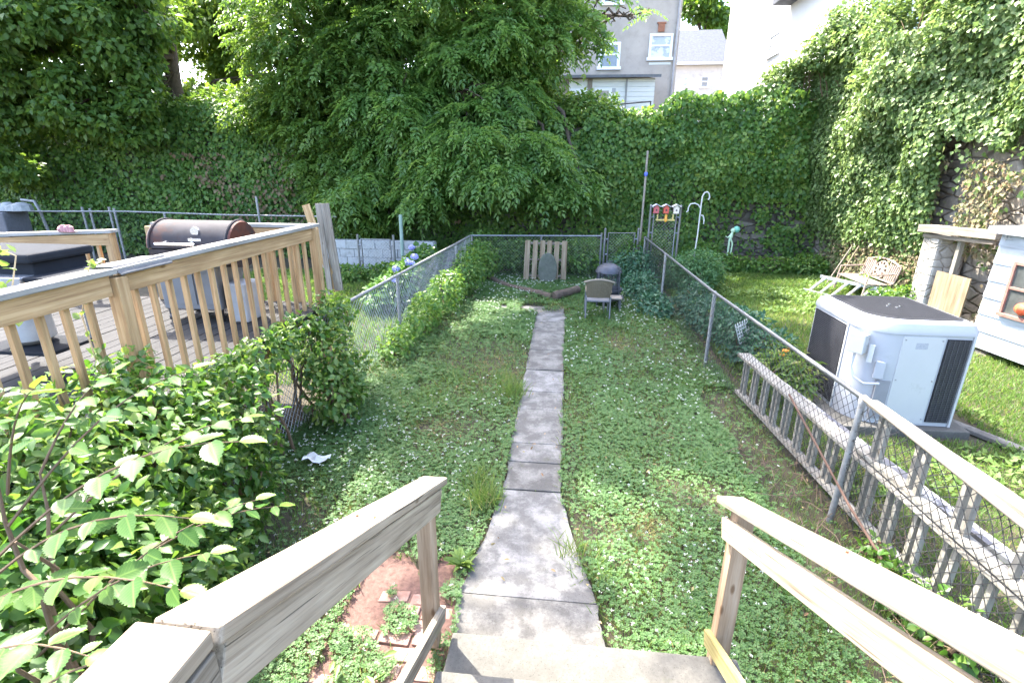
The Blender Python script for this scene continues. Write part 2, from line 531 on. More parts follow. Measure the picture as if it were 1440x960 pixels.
M_twig = plain("twig", (.13, .085, .05), .9, var=.3, scale=20)
M_galv = plain("galvanised_steel", (0.202, 0.206, 0.211), .45, .75, var=.2, scale=14, spec=.5, second=(0.144, 0.130, 0.115), thr=(.58, .75))
M_galvd = plain("dull_fence_steel", (.27, .27, .265), .6, .5, var=.25, scale=18, second=(.20, .15, .11), thr=(.55, .72))
M_wire = plain("dark_fence_wire", (.055, .055, .058), .55, .6, var=.3, scale=20)
M_wireg = plain("grey_fence_wire", (.34, .34, .33), .55, .6, var=.3, scale=20)
M_railpipe = plain("sun_bleached_pipe", (0.264, 0.226, 0.184), .6, .2, var=.2, scale=10, second=(0.158, 0.105, 0.069), thr=(.6, .75))
M_rust = plain("rust", (.20, .085, .045), .9, .1, var=.4, scale=22, bmp=.3)

def stonemat(name, cols, sc, mortar, bmpS=.8):
    m, n, l, b = nodes(name)
    oc = objco(n)
    w = n.new("ShaderNodeMix"); w.data_type = 'VECTOR'
    ns = n.new("ShaderNodeTexNoise"); ns.inputs["Scale"].default_value = 2.0; l.new(oc, ns.inputs["Vector"])
    w.inputs[0].default_value = .12
    l.new(oc, w.inputs[4]); l.new(ns.outputs["Color"], w.inputs[5])
    mp = mapping(n, l, w.outputs[1], sc)
    v1 = n.new("ShaderNodeTexVoronoi"); v1.feature = 'DISTANCE_TO_EDGE'; v1.inputs["Scale"].default_value = 1; l.new(mp, v1.inputs["Vector"])
    v2 = n.new("ShaderNodeTexVoronoi"); v2.inputs["Scale"].default_value = 1; l.new(mp, v2.inputs["Vector"])
    sp = n.new("ShaderNodeSeparateXYZ"); l.new(v2.outputs["Color"], sp.inputs[0])
    c = ramp(n, l, sp.outputs[0], [(i / (len(cols) - 1), cols[i]) for i in range(len(cols))])
    g = ramp(n, l, noise(n, l, oc, 18, 6, .7), [(.3, (.65, .65, .65)), (.7, (1.1, 1.1, 1.1))])
    c = mix(n, l, .8, c, g, 'MULTIPLY')
    e = ramp(n, l, v1.outputs["Distance"], [(.0, (0, 0, 0)), (.10, (1, 1, 1))])
    c = mix(n, l, e, mortar, c)
    l.new(c, b.inputs["Base Color"]); b.inputs["Roughness"].default_value = .92
    b.inputs["Specular IOR Level"].default_value = .15
    bump(n, l, b, e, bmpS, .04)
    return m
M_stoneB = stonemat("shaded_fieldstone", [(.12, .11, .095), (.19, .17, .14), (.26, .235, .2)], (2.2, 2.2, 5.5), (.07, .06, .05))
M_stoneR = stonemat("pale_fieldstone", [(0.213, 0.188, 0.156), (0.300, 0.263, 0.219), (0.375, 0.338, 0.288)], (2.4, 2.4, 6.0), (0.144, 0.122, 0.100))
M_pillar = stonemat("lime_washed_rubble", [(0.320, 0.288, 0.248), (0.376, 0.344, 0.312), (0.432, 0.408, 0.376)], (5, 5, 7), (0.288, 0.256, 0.224), .5)
M_block = plain("whitewashed_block", (0.330, 0.336, 0.330), .9, var=.12, scale=9, bmp=.3, second=(0.216, 0.222, 0.210), thr=(.5, .68))

# foliage colours (reflectance)
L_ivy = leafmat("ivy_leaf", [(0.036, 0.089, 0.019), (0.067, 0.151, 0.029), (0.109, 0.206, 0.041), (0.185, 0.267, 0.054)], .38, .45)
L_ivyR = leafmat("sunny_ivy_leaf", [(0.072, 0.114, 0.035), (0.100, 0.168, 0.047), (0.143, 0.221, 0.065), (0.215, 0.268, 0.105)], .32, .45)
L_dry = leafmat("dry_creeper", [(.16, .11, .06), (.22, .16, .09), (.12, .13, .05)], .25, .7)
L_tree = leafmat("drooping_tree_leaf", [(0.063, 0.134, 0.033), (0.105, 0.207, 0.048), (0.164, 0.276, 0.065), (0.246, 0.341, 0.081)], .52, .42, spec=.5)
L_treeD = leafmat("dark_tree_leaf", [(0.050, 0.110, 0.024), (0.087, 0.164, 0.031), (0.151, 0.226, 0.039)], .44, .45)
L_treeY = leafmat("light_tree_leaf", [(.06, .125, .02), (.10, .175, .028), (.15, .22, .04)], .6, .5)
L_clover = leafmat("clover_leaf", [(0.053, 0.112, 0.032), (0.081, 0.160, 0.045), (0.125, 0.206, 0.068)], .3, .55)
L_grass = leafmat("grass_blade", [(0.056, 0.118, 0.025), (0.096, 0.177, 0.036), (0.146, 0.218, 0.057), (0.305, 0.253, 0.110)], .4, .55)
L_shrub = leafmat("bright_shrub_leaf", [(0.034, 0.099, 0.015), (0.060, 0.142, 0.022), (0.103, 0.189, 0.034), (0.172, 0.241, 0.060)], .45, .42, spec=.45)
L_elm = leafmat("serrated_leaf", [(0.030, 0.084, 0.019), (0.046, 0.114, 0.023), (0.065, 0.137, 0.030), (0.114, 0.182, 0.030)], .40, .38, veins=True, spec=.2)
L_blue = leafmat("blue_green_leaf", [(.03, .085, .045), (.05, .12, .065), (.075, .155, .08)], .3, .5)
L_fern = leafmat("ferny_leaf", [(.05, .13, .045), (.075, .17, .06), (.10, .20, .075)], .35, .5)
M_flower = leafmat("white_clover_flower", [(.46, .48, .40), (.60, .60, .53)], .3, .8)
M_hydr = leafmat("blue_hydrangea_petal", [(.30, .30, .62), (.38, .36, .70), (.45, .45, .78)], .3, .7)

# ================================================================== ground
YL, YR = -2.85, 2.22
def path_edges(y):
    l_ = np.interp(y, [2.0, 2.35, 2.75, 3.3, 3.95, 4.6, 10.2], [-.60, -.59, -.65, -.55, -.48, -.49, -.53])
    r_ = np.interp(y, [2.0, 2.35, 2.75, 3.3, 3.95, 4.6, 10.2], [.36, .35, .315, .18, .05, .06, .06])
    return l_, r_
g_ = MB()
grid_sheet(g_, -9, 8.2, 1.2, 17, 90, 80, lambda x, y: 0.05 * (fbm(x * .9, y * .9) - .5) - .02 - (0.03 if -0.7 < x < .42 and y < 10.2 else 0))
v0 = [(-150, -120, -.08), (150, -120, -.08), (150, 250, -.08), (-150, 250, -.08)]
g_.add(v0, [(0, 1, 2, 3)])
tag(g_.build("ground", M_ground, smooth=False), kind="structure")

# ---- path of concrete slabs
pm = MB()
joints = [2.36, 2.735, 3.965, 4.43, 4.80, 5.62, 6.15, 6.9, 7.75, 8.6, 9.35, 10.0]
for i in range(len(joints) - 1):
    y0, y1 = joints[i] + .006, joints[i + 1] - .006
    n_ = 10
    ys = np.linspace(y0, y1, n_)
    lp = [(path_edges(y)[0] + .035 * (fbm(y * 7, 3.1 + i) - .5) + (.012 * random.random()), y) for y in ys]
    rp = [(path_edges(y)[1] + .035 * (fbm(y * 7, 8.7 + i) - .5) - (.012 * random.random()), y) for y in ys]
    t = .012 + random.uniform(-.006, .006)
    prism(pm, [p for p in rp] + [p for p in reversed(lp)], -.10, t + .012)
prism(pm, [(-.62, 10.02), (.02, 10.04), (.03, 10.45), (-1.3, 10.62), (-1.34, 10.22)], -.10, .006)
for a_ in pm.a: pass
tag(pm.build("path", M_path, bevel=.006), kind="structure")

# ---- stairs under the camera
st = thing("porch_stairs", "pale concrete steps at the bottom of the picture leading down to the garden path", "stairs", (.15, 2.0, 0))
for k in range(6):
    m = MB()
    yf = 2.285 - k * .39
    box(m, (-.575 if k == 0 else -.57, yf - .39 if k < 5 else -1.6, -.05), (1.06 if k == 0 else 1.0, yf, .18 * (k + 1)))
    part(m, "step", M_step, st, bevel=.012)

# ---- brick patch
bp = MB()
lpts = [(-.60, 1.2), (-.60, 3.05)] + [(-.62 - .12 * k, 3.1 - .02 * k + .12 * math.sin(k * 1.7)) for k in range(1, 8)] + [(-2.0, 2.6), (-2.0, 1.2)]
prism(bp, lpts, -.08, .004)
tag(bp.build("pine_litter", M_mulch), kind="structure")
bk = MB()
for j in range(11):
    for i in range(4):
        x0 = -1.28 + i * .215 + (j % 2) * .105 - .10; y0 = 1.55 + j * .107
        if x0 > -.83 or fbm(x0 * 3.1 + 4, y0 * 3.1) < .36: continue
        z = .012 + random.uniform(-.006, .012)
        w_ = random.uniform(-.012, .012)
        prism(bk, [(x0, y0 + w_), (x0 + .195, y0 - w_), (x0 + .198, y0 + .092 - w_), (x0 + .003, y0 + .092 + w_)], -.04, z)
tag(bk.build("brick_paving", M_brickpav, bevel=.006), kind="structure")

# ================================================================== stair handrails
def handrail(xi, xo, label, mossy):
    """xi the inner edge of the cap, xo the outer"""
    xc = (xi + xo) / 2; sgn = 1 if xo > xi else -1
    r = thing("stair_handrail", label, "handrail", (xc, 2.2, 0))
    y0, z0, y1, z1 = 2.40, 1.165, .66, 2.0
    dz = (z1 - z0) / (y0 - y1)
    nrm = np.array((0, dz, 1.0)); nrm /= np.linalg.norm(nrm)
    cap = MB()
    board(cap, (xc, y0, z0 - .02), (xc, y1, z1 - .02), .14, .038, nrm, 6, .0015)
    part(cap, "cap_rail", M_railm if mossy else M_rail, r, bevel=.006)
    c2 = MB()
    board(c2, (xc - (.02 if sgn < 0 else -.02), y1 - .003, z1 - .022), (xc - (.06 if sgn < 0 else -.06), -.6, z1 + .01), .155, .04, (0, 0, 1), 3, .001)
    part(c2, "level_cap_rail", M_rail, r, bevel=.006)
    xb = xi + sgn * .034
    gp = .045 if sgn > 0 else 0.0
    b1 = MB()
    board(b1, (xb, y0 - .09, z0 - .085 - gp), (xb, y1, z1 - .115 - gp), .036, .125 - gp * .4, nrm, 4, .001)
    part(b1, "side_board", M_rail, r, bevel=.004)
    b2 = MB()
    board(b2, (xb, y1 - .004, z1 - .118), (xb, -.6, z1 - .115), .036, .13, (0, 0, 1))
    part(b2, "level_side_board", M_railm, r, bevel=.004)
    p = MB()
    px = xb + sgn * .062
    board(p, (px, 2.27, .10 if sgn < 0 else .05), (px, 2.27, 1.19), .088, .088, (0, 1, 0))
    part(p, "post", M_tan, r, bevel=.005)
    lo = MB()
    board(lo, (xb + sgn * .0, 2.30, .30), (xb, .2, .30 + dz * 2.1), .038, .088, nrm)
    part(lo, "lower_rail", M_moss if mossy else M_railm, r, bevel=.004)
    for yy in (2.25, 1.45, .78):
        for q_ in (-.03, .035):
            nails = MB(); zz = z0 + dz * (y0 - yy)
            lathe(nails, (xc + q_, yy + random.uniform(-.02, .02), zz - .008), [(.005, 0), (.005, .0105), (.0, .011)], 8)
            part(nails, "nail_head", M_rust, r)
handrail(-.60, -.74, "bleached wooden stair handrail at the left of the steps, sloping down to the path", False)
handrail(.85, .99, "bleached wooden stair handrail with yellow moss at the right of the steps", True)

# ================================================================== deck on the left
XD, YD, ZD, ZR = -3.0, 5.9, 1.19, 2.13
dk = thing("wooden_deck", "raised wooden deck with orange brown balusters and grey planks carrying two grills", "deck", (-4.8, 3.5, 0))
fl = MB()
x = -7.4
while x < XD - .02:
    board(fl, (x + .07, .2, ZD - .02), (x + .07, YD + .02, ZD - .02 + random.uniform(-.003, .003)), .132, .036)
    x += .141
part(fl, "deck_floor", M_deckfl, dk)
rj = MB()
board(rj, (XD - .02, .2, ZD - .16), (XD - .02, YD, ZD - .16), .04, .23)
board(rj, (XD, YD + .01, ZD - .16), (-7.4, YD + .01, ZD - .16), .04, .23)
part(rj, "rim_joist", M_deckw, dk)
def post(x, y, z0, z1, mat=None, s=.09):
    m = MB(); board(m, (x, y, z0), (x, y, z1), s, s, (0, 1, 0)); return part(m, "post", mat or M_deckw, dk, bevel=.004)
for y in (.9, 3.06, YD - .05):
    post(XD + .045, y, 0.0, ZR - .035)
for xx in (-5.62,):
    post(xx, YD - .02, 0, ZR - .11)
post(-5.02, YD - .05, 0, ZR - .035)
m = MB(); board(m, (XD, .1, ZR), (XD, 3.19, ZR + .005), .15, .036, (0, 0, 1), 4, .002); part(m, "top_rail", M_decktop, dk, bevel=.004)
m = MB(); board(m, (XD, 3.194, ZR + .006), (XD, YD + .08, ZR), .15, .036, (0, 0, 1), 4, .002); part(m, "top_rail", M_decktop, dk, bevel=.004)
m = MB(); board(m, (XD + .03, .1, ZR - .09), (XD + .03, 3.01, ZR - .085), .036, .135); part(m, "rail_board", M_deckw, dk, bevel=.003)
m = MB(); board(m, (XD + .03, 3.11, ZR - .085), (XD + .03, YD - .1, ZR - .09), .036, .135); part(m, "rail_board", M_deckw, dk, bevel=.003)
y = 1.0
nb = 0
ys_ = [v for v in np.arange(1.08, 2.98, .163)] + [v for v in np.arange(3.24, YD - .12, .163)]
for y in ys_:
    m = MB()
    board(m, (XD - .008 + random.uniform(-.004, .004), y, ZD - .20), (XD - .008, y + random.uniform(-.008, .008), ZR - .03), .037, .037, (0, 1, 0))
    part(m, "baluster", M_deckw, dk, bevel=.003)
# far side railing behind the big grill
m = MB(); board(m, (XD - .08, YD, ZR - .005), (-5.0, YD, ZR - .01), .14, .036); part(m, "top_rail", M_decktop, dk)
m = MB(); board(m, (XD - .08, YD - .03, ZR - .10), (-5.0, YD - .03, ZR - .10), .036, .135); part(m, "rail_board", M_deckw, dk)
for x in np.arange(-4.9, XD - .15, .163):
    m = MB(); board(m, (x, YD + .01, ZD - .1), (x, YD + .01, ZR - .03), .037, .037, (0, 1, 0)); part(m, "baluster", M_deckw, dk)
# farther railing on the left
m = MB(); board(m, (-5.54, YD - .02, 2.02), (-7.5, YD - .30, 1.955), .14, .036); part(m, "top_rail", M_decktop, dk)
m = MB(); board(m, (-5.60, YD - .05, 1.92), (-7.5, YD - .33, 1.855), .036, .135); part(m, "rail_board", M_deckw, dk)
for k, x in enumerate(np.arange(-7.4, -5.68, .163)):
    yy = YD - .03 - .28 * (-5.6 - x) / 1.9
    m = MB(); board(m, (x, yy, ZD - .05), (x, yy, 1.93), .037, .037, (0, 1, 0)); part(m, "baluster", M_deckw, dk)

# ---- barrel grill
M_gb = plain("smoker_steel", (.042, .038, .04), .75, .05, var=.35, scale=5, spec=.12, second=(.075, .035, .025), thr=(.52, .7))
M_gend = plain("rusted_end_cap", (0.091, 0.029, 0.018), .6, .3, var=.4, scale=9, second=(0.035, 0.032, 0.032), thr=(.5, .66))
M_cab = plain("grey_cabinet_steel", (.19, .20, .215), .45, .4, var=.15, scale=4)
M_chrome = plain("polished_bar", (.70, .70, .70), .25, .9, var=.05)
gr = thing("barrel_grill", "large dark barrel grill with rusty brown end cap standing on the wooden deck", "grill", (-3.85, 5.15, ZD))
gx0, gx1, gy, gz, grd = -4.30, -3.42, 5.18, 2.0, .265
lid = MB()
n_ = 18
arc = [(gy + grd * math.cos(a), gz - .02 + grd * math.sin(a)) for a in np.linspace(math.pi, 0, n_)]
vs_ = [(gx0, yy, zz) for yy, zz in arc] + [(gx1, yy, zz) for yy, zz in arc]
lid.add(vs_, [(i, i + 1, n_ + i + 1, n_ + i) for i in range(n_ - 1)])
lido = part(lid, "lid", M_gb, gr, smooth=True)
for xa in (gx0, gx1):
    ec = MB()
    s_ = 1 if xa == gx1 else -1
    pts = [(xa + s_ * .0, yy, zz) for yy, zz in arc]; pts2 = [(xa + s_ * .018, gy + (yy - gy) * .97, gz - .02 + (zz - gz + .02) * .97) for yy, zz in arc]
    ec.add(pts + pts2, [(i, i + 1, n_ + i + 1, n_ + i) for i in range(n_ - 1)] + [tuple(range(n_, 2 * n_))])
    part(ec, "end_cap", M_gend, lido)
    tr_ = MB(); tube(tr_, [(xa - s_ * .02, yy, zz) for yy, zz in [(gy + (grd + .006) * math.cos(a), gz - .02 + (grd + .006) * math.sin(a)) for a in np.linspace(math.pi, 0, 22)]], .012, 6)
    part(tr_, "lid_band", M_gb, lido, smooth=True)
hd = MB()
tube(hd, [(gx0 + .15, gy - grd - .07, gz + .035), (gx1 - .30, gy - grd - .07, gz + .035)], .013, 8)
for xx in (gx0 + .22, gx1 - .37): tube(hd, [(xx, gy - grd + .03, gz + .05), (xx, gy - grd - .07, gz + .035)], .011, 6)
part(hd, "lid_handle", M_chrome, lido, smooth=True)
th = MB(); lathe(th, (gx0 + .52, gy - grd * .80, gz + .155), [(.045, -.012), (.045, .012), (.04, .016)], 18, 1); part(th, "thermometer", M_chrome, lido)
pl_ = MB(); box(pl_, (gx0 + .46, gy - grd * .955 - .006, gz + .06), (gx0 + .60, gy - grd * .955 + .004, gz + .088)); part(pl_, "name_plate", M_chrome, lido)
sh_ = MB(); box(sh_, (gx1 - .04, gy - .30, gz - .03), (gx1 - .02, gy + .30, gz + .0)); part(sh_, "lid_rim", M_gb, lido)
bd = MB()
arc2 = [(gy + grd * math.cos(a), gz - .03 + grd * .8 * math.sin(a)) for a in np.linspace(math.pi, 2 * math.pi, 14)]
vs_ = [(gx0, yy, zz) for yy, zz in arc2] + [(gx1, yy, zz) for yy, zz in arc2]
bd.add(vs_, [(i, i + 1, 15 - 1 + i + 1, 14 + i) for i in range(13)] + [tuple(range(14)), tuple(range(27, 13, -1))])
part(bd, "firebox", M_gb, gr)
sf = MB(); box(sf, (gx0 - .06, gy - grd - .22, gz - .15), (gx1 + .04, gy - grd - .01, gz - .125)); part(sf, "front_shelf", M_oldw, gr)
cb = MB(); box(cb, (gx0 + .03, gy - .24, ZD + .14), (gx1 - .2, gy + .22, gz - .21)); part(cb, "cabinet", M_cab, gr, bevel=.01)
cbd = MB(); box(cbd, (gx0 + .06, gy - .252, ZD + .2), (gx0 + .42, gy - .243, gz - .27)); box(cbd, (gx0 + .45, gy - .252, ZD + .2), (gx1 - .24, gy - .243, gz - .27)); part(cbd, "cabinet_door", M_cab, gr)
for xx in (gx0 + .07, gx1 - .24):
    for yy in (gy - .2, gy + .18):
        m = MB(); box(m, (xx - .02, yy - .02, ZD + .07), (xx + .02, yy + .02, ZD + .14)); lathe(m, (xx, yy, ZD + .04), [(.04, -.014), (.04, .014)], 12, 0); part(m, "caster_leg", M_wire, gr)
sfx = MB(); box(sfx, (gx1 - .17, gy - .20, ZD), (gx1 + .06, gy + .12, ZD + .42)); part(sfx, "propane_box", plain("white_box", (.30, .31, .315), .6), gr, bevel=.015)

# ---- gas grill at left
M_blk = plain("black_enamel", (.022, .024, .028), .8, 0, var=.2, scale=8, spec=.06)
M_ss = plain("stainless_panel", (.34, .35, .37), .38, .7, var=.12, scale=10)
gg = thing("gas_grill", "black gas grill with a flat lid and chrome knobs on the deck", "grill", (-3.75, 3.4, ZD))
m = MB(); box(m, (-4.3, 3.25, 2.12), (-3.50, 3.78, 2.19)); part(m, "lid", M_blk, gg, bevel=.02)
m = MB(); box(m, (-4.27, 3.30, 1.93), (-3.54, 3.74, 2.12)); part(m, "body", M_blk, gg, bevel=.01)
m = MB(); box(m, (-4.27, 3.18, 1.93), (-3.54, 3.30, 2.035)); pan = part(m, "control_panel", M_ss, gg, bevel=.006)
for xx in (-4.10, -3.98, -3.86, -3.74):
    m = MB(); lathe(m, (xx, 3.165, 1.985), [(.027, .015), (.03, .0), (.022, -.018), (.018, -.02)], 14, 1); part(m, "knob", M_chrome, pan, smooth=True)
for xx in (-4.22, -3.60):
    for yy in (3.28, 3.68):
        m = MB(); box(m, (xx - .02, yy - .02, ZD + .05), (xx + .02, yy + .02, 1.93)); part(m, "leg", M_ss, gg)
m = MB(); box(m, (-4.24, 3.27, ZD + .22), (-3.58, 3.69, ZD + .245)); part(m, "bottom_shelf", M_blk, gg)
m = MB(); lathe(m, (-3.95, 3.5, ZD + .25), [(.10, 0), (.15, .04), (.15, .24), (.10, .31), (.04, .34), (.04, .38)], 16); part(m, "gas_bottle", plain("dull_white_tank", (.33, .33, .32), .5), gg, smooth=True)
m = MB(); box(m, (-3.54, 3.2, 2.0), (-3.24, 3.72, 2.035)); part(m, "side_shelf", M_blk, gg, bevel=.008)
for a in (3.28, 3.66):
    m = MB(); box(m, (-3.60, a - .02, ZD), (-3.55, a + .02, ZD + .05)); part(m, "foot", M_wire, gg)

gg.location.x -= .28
# things lying on the rails
m = MB()
nx = 9
top_, bot_ = [], []
for i in range(nx):
    for j in range(5):
        xx = XD - .085 + j * .045; yy = 2.98 + i * .058
        top_.append((xx, yy + .02 * j, ZR + .030 + .012 * fbm(i * .8, j * .9) - (.05 if j == 4 else 0)))
bot_ = [(a, b, c - .008) for a, b, c in top_]
fs_ = [(i * 5 + j, i * 5 + j + 1, (i + 1) * 5 + j + 1, (i + 1) * 5 + j) for i in range(nx - 1) for j in range(4)]
o_ = len(top_)
fs2 = [tuple(o_ + k for k in reversed(f)) for f in fs_]
edge = [i * 5 for i in range(nx)] + [(nx - 1) * 5 + j for j in range(1, 5)] + [i * 5 + 4 for i in range(nx - 2, -1, -1)] + [3, 2, 1]
fs3 = [(edge[k], edge[(k + 1) % len(edge)], o_ + edge[(k + 1) % len(edge)], o_ + edge[k]) for k in range(len(edge))]
m.add(top_ + bot_, fs_ + fs2 + fs3)
tag(m.build("rubber_mat", plain("black_rubber", (.09, .09, .09), .6, var=.3, scale=10)), "flat dark rubber mat lying across the deck rail joint", "mat")
m = MB()
pk = W(94, 326, 5.72)
for k in range(5):
    c_ = pk + np.array((-.07 + .035 * k, .0, .03))
    lathe(m, c_, [(.001, -.04), (.03, -.03), (.04 - .004 * k, 0), (.025, .03 + .02 * (k % 2)), (.001, .045)], 9)
tag(m.build("pink_glove", plain("pink_cloth", (.40, .20, .20), .85, var=.2, scale=20), smooth=True), "small crumpled pink glove lying on the farther deck rail", "glove")
# ================================================================== chain link fences
def wire_mesh(mb, a, b, z0, z1, pitch=.075, r=.0016, warp=0.0, seg=1, sag=None):
    """diamond mesh between ground points a and b"""
    a = np.array(a, float); b = np.array(b, float)
    L = np.linalg.norm(b - a); dd = (b - a) / L
    nn = np.array((-dd[1], dd[0]))
    H = z1 - z0
    for sg in (0, 1):
        s = -H
        while s < L:
            t0, t1 = max(0, -s / H), min(1, (L - s) / H)
            if t1 - t0 > .02:
                k_ = max(1, int(seg * (t1 - t0) + .5))
                pts = []
                for i in range(k_ + 1):
                    t = t0 + (t1 - t0) * i / k_
                    u = s + t * H
                    zz = z0 + (t if sg == 0 else 1 - t) * H
                    off = (.003 if sg else -.003)
                    if warp:
                        off += warp * 1.6 * (fbm(u * 1.3 + 3, zz * 2.1) - .5)
                        u += warp * (vn(u * 4.2 + 9, zz * 5) - .5); zz += warp * (vn(u * 4.2 + 31, zz * 5 + 7) - .5) * .8
                    p = a + dd * u + nn * off
                    pts.append((p[0], p[1], zz))
                tube(mb, pts, r, 3, cap=False)
            s += pitch
f1 = thing("chain_link_fence", "chain link fence with sun bleached top pipe along the right side of the lawn", "fence", (2.2, 7.5, 0))
pts_r = [(2.42, 1.2), (2.36, 2.4), (2.35, 3.88), (2.14, 7.5), (2.08, 10.85), (2.02, 13.6)]
m = MB(); tube(m, [(x, y, 1.12 + .012 * math.sin(y * 2.2)) for x, y in pts_r[:3]], .024, 10); part(m, "top_rail", M_railpipe, f1, smooth=True)
m = MB(); tube(m, [(pts_r[2][0], 3.885, 1.12), (2.14, 7.5, 1.125), (2.08, 10.85, 1.12), (2.02, 13.6, 1.12)], .021, 10); part(m, "top_rail", M_galv, f1, smooth=True)
for (x, y), lean in (((2.35, 3.88), (-.03, 0)), ((2.16, 7.42), (-.0, 0)), ((2.07, 10.83), (0, 0)), ((2.03, 13.5), (0, 0))):
    m = MB(); tube(m, [(x + lean[0], y + lean[1], -.1), (x, y, 1.11)], .026, 10)
    lathe(m, (x, y, 1.10), [(.031, -.03), (.031, .02), (.015, .045)], 10)
    part(m, "post", M_galvd, f1, smooth=True)
m = MB()
wire_mesh(m, pts_r[0], pts_r[2], .06, 1.10, .098, .003, .08, 14)
part(m, "wire_mesh", M_wire, f1)
m = MB()
for i in range(2, 5): wire_mesh(m, pts_r[i], pts_r[i + 1], .05, 1.10, .092, .0024, .02, 4)
part(m, "wire_mesh", M_wire, f1)

f2 = thing("chain_link_fence", "sagging grey chain link fence overgrown with vines along the left side of the lawn", "fence", (-2.7, 8, 0))
pts_l = [(-2.98, 1.6), (-2.96, 3.0), (-2.88, 4.36), (-2.80, 6.04), (-2.68, 7.95), (-2.50, 11.7), (-2.42, 13.1)]
m = MB(); tube(m, [(x, y, 1.12 + z) for (x, y), z in zip(pts_l[2:], (-.02, 0, .01, 0, .01))], .024, 10); part(m, "top_rail", M_galvd, f2, smooth=True)
m = MB(); tube(m, [(-2.90, 4.30, 1.05), (-2.86, 3.75, 1.11), (-2.80, 3.3, 1.02), (-2.76, 3.0, .92)], .024, 10); part(m, "top_rail", M_galvd, f2, smooth=True)
for (x, y) in pts_l[2:6]:
    m = MB(); tube(m, [(x - .01, y, -.1), (x, y, 1.13)], .028, 10); part(m, "post", M_galvd, f2, smooth=True)
m = MB()
for i in range(1, 6): wire_mesh(m, pts_l[i], pts_l[i + 1], .03, 1.10, .078, .0028, .06, 5)
part(m, "wire_mesh", M_wireg, f2)

f3 = thing("chain_link_fence", "low chain link fence crossing the far end of the lawn behind the pallet", "fence", (-.8, 13.4, 0))
m = MB(); tube(m, [(-2.42, 13.2, 1.12), (-.8, 13.42, 1.12), (.93, 13.62, 1.12)], .022, 8); part(m, "top_rail", M_galv, f3, smooth=True)
for x, y in ((-2.40, 13.2), (-.62, 13.45), (.93, 13.62)):
    m = MB(); tube(m, [(x, y, -.1), (x, y, 1.2 if x > 0 else 1.1)], .028, 8); part(m, "post", M_galv, f3, smooth=True)
m = MB(); wire_mesh(m, (-2.4, 13.2), (.93, 13.62), .05, 1.1, .08, .0018); part(m, "wire_mesh", M_wireg, f3)

def gate(name, label, a, b, z1, posts=True, extra=.1, mat=None):
    a = np.array(a, float); b = np.array(b, float)
    g = thing(name, label, "gate", ((a[0] + b[0]) / 2, (a[1] + b[1]) / 2, 0))
    dd = (b - a) / np.linalg.norm(b - a)
    a2, b2 = a + dd * .09, b - dd * .09
    if posts:
        for p in (a, b):
            m = MB(); tube(m, [(p[0], p[1], -.1), (p[0], p[1], z1 + extra)], .03, 8); lathe(m, (p[0], p[1], z1 + extra), [(.034, -.02), (.034, .01), (.0, .035)], 8)
            part(m, "post", M_galv, g, smooth=True)
    m = MB()
    tube(m, [(a2[0], a2[1], .08), (a2[0], a2[1], z1), (b2[0], b2[1], z1), (b2[0], b2[1], .08), (a2[0], a2[1], .08)], .02, 8)
    for p, q2 in ((a, a2), (b, b2)):
        for z in (z1 - .16, z1 - .55, .3): tube(m, [(p[0], p[1], z), (q2[0], q2[1], z)], .022, 6)
    part(m, "frame", M_galv, g, smooth=True)
    m = MB(); wire_mesh(m, a2, b2, .1, z1 - .02, .085, .0028); part(m, "wire_mesh", mat or M_wireg, g)
    return g
gate("chain_link_gate", "narrow metal gate frame standing beside the fire pit at the lawn's far end", (1.02, 13.62), (1.88, 13.75), 1.2)
gate("chain_link_gate", "tall chain link gate carrying three birdhouses beside the fern bush", (2.12, 13.62), (2.86, 13.62), 1.78, extra=.12)
M_lightw = plain("light_wire", (.55, .55, .52), .5, .4)
gate("chain_link_gate", "short chain link gate set in front of the whitewashed block wall", (-5.38, 13.0), (-4.42, 13.0), 1.0, mat=M_lightw)

# far left dark fence
f4 = thing("chain_link_fence", "dark chain link fence with thin posts below the ivy bank at far left", "fence", (-12, 13.8, 0))
ft = 1.52
m = MB(); tube(m, [(-22, 13.0, ft), (-14.8, 13.5, ft), (-12.6, 13.9, ft), (-9.6, 13.9, ft - .05), (-6.3, 13.9, ft - .05)], .022, 8); part(m, "top_rail", M_galvd, f4, smooth=True)
m = MB(); tube(m, [(-22, 13.0, .9), (-14.0, 13.5, .95)], .02, 8); part(m, "middle_rail", M_galvd, f4, smooth=True)
for px, py0 in ((115, 291), (126, 293), (153, 291), (160, 293), (360, 276), (231, 300)):
    q_ = W(px, py0, 13.85)
    m = MB(); tube(m, [(q_[0] + .0, 13.85, 0), (q_[0], 13.85, q_[2])], .032, 8); part(m, "post", M_galvd, f4, smooth=True)
q_ = W(68, 325, 13.6); q2 = W(57, 298, 13.6); q3 = W(48, 283, 13.6); q4 = W(30, 281, 13.6)
m = MB(); tube(m, [(q_[0] + .1, 13.6, 0), tuple(q_), tuple(q2), tuple(q3), tuple(q4)], .04, 8); part(m, "bent_post", M_galvd, f4, smooth=True)
m = MB(); wire_mesh(m, (-22, 13.0), (-14.8, 13.5), .05, ft, .10, .002); wire_mesh(m, (-14.8, 13.55), (-6.3, 13.9), .05, ft, .10, .002); part(m, "wire_mesh", M_wire, f4)

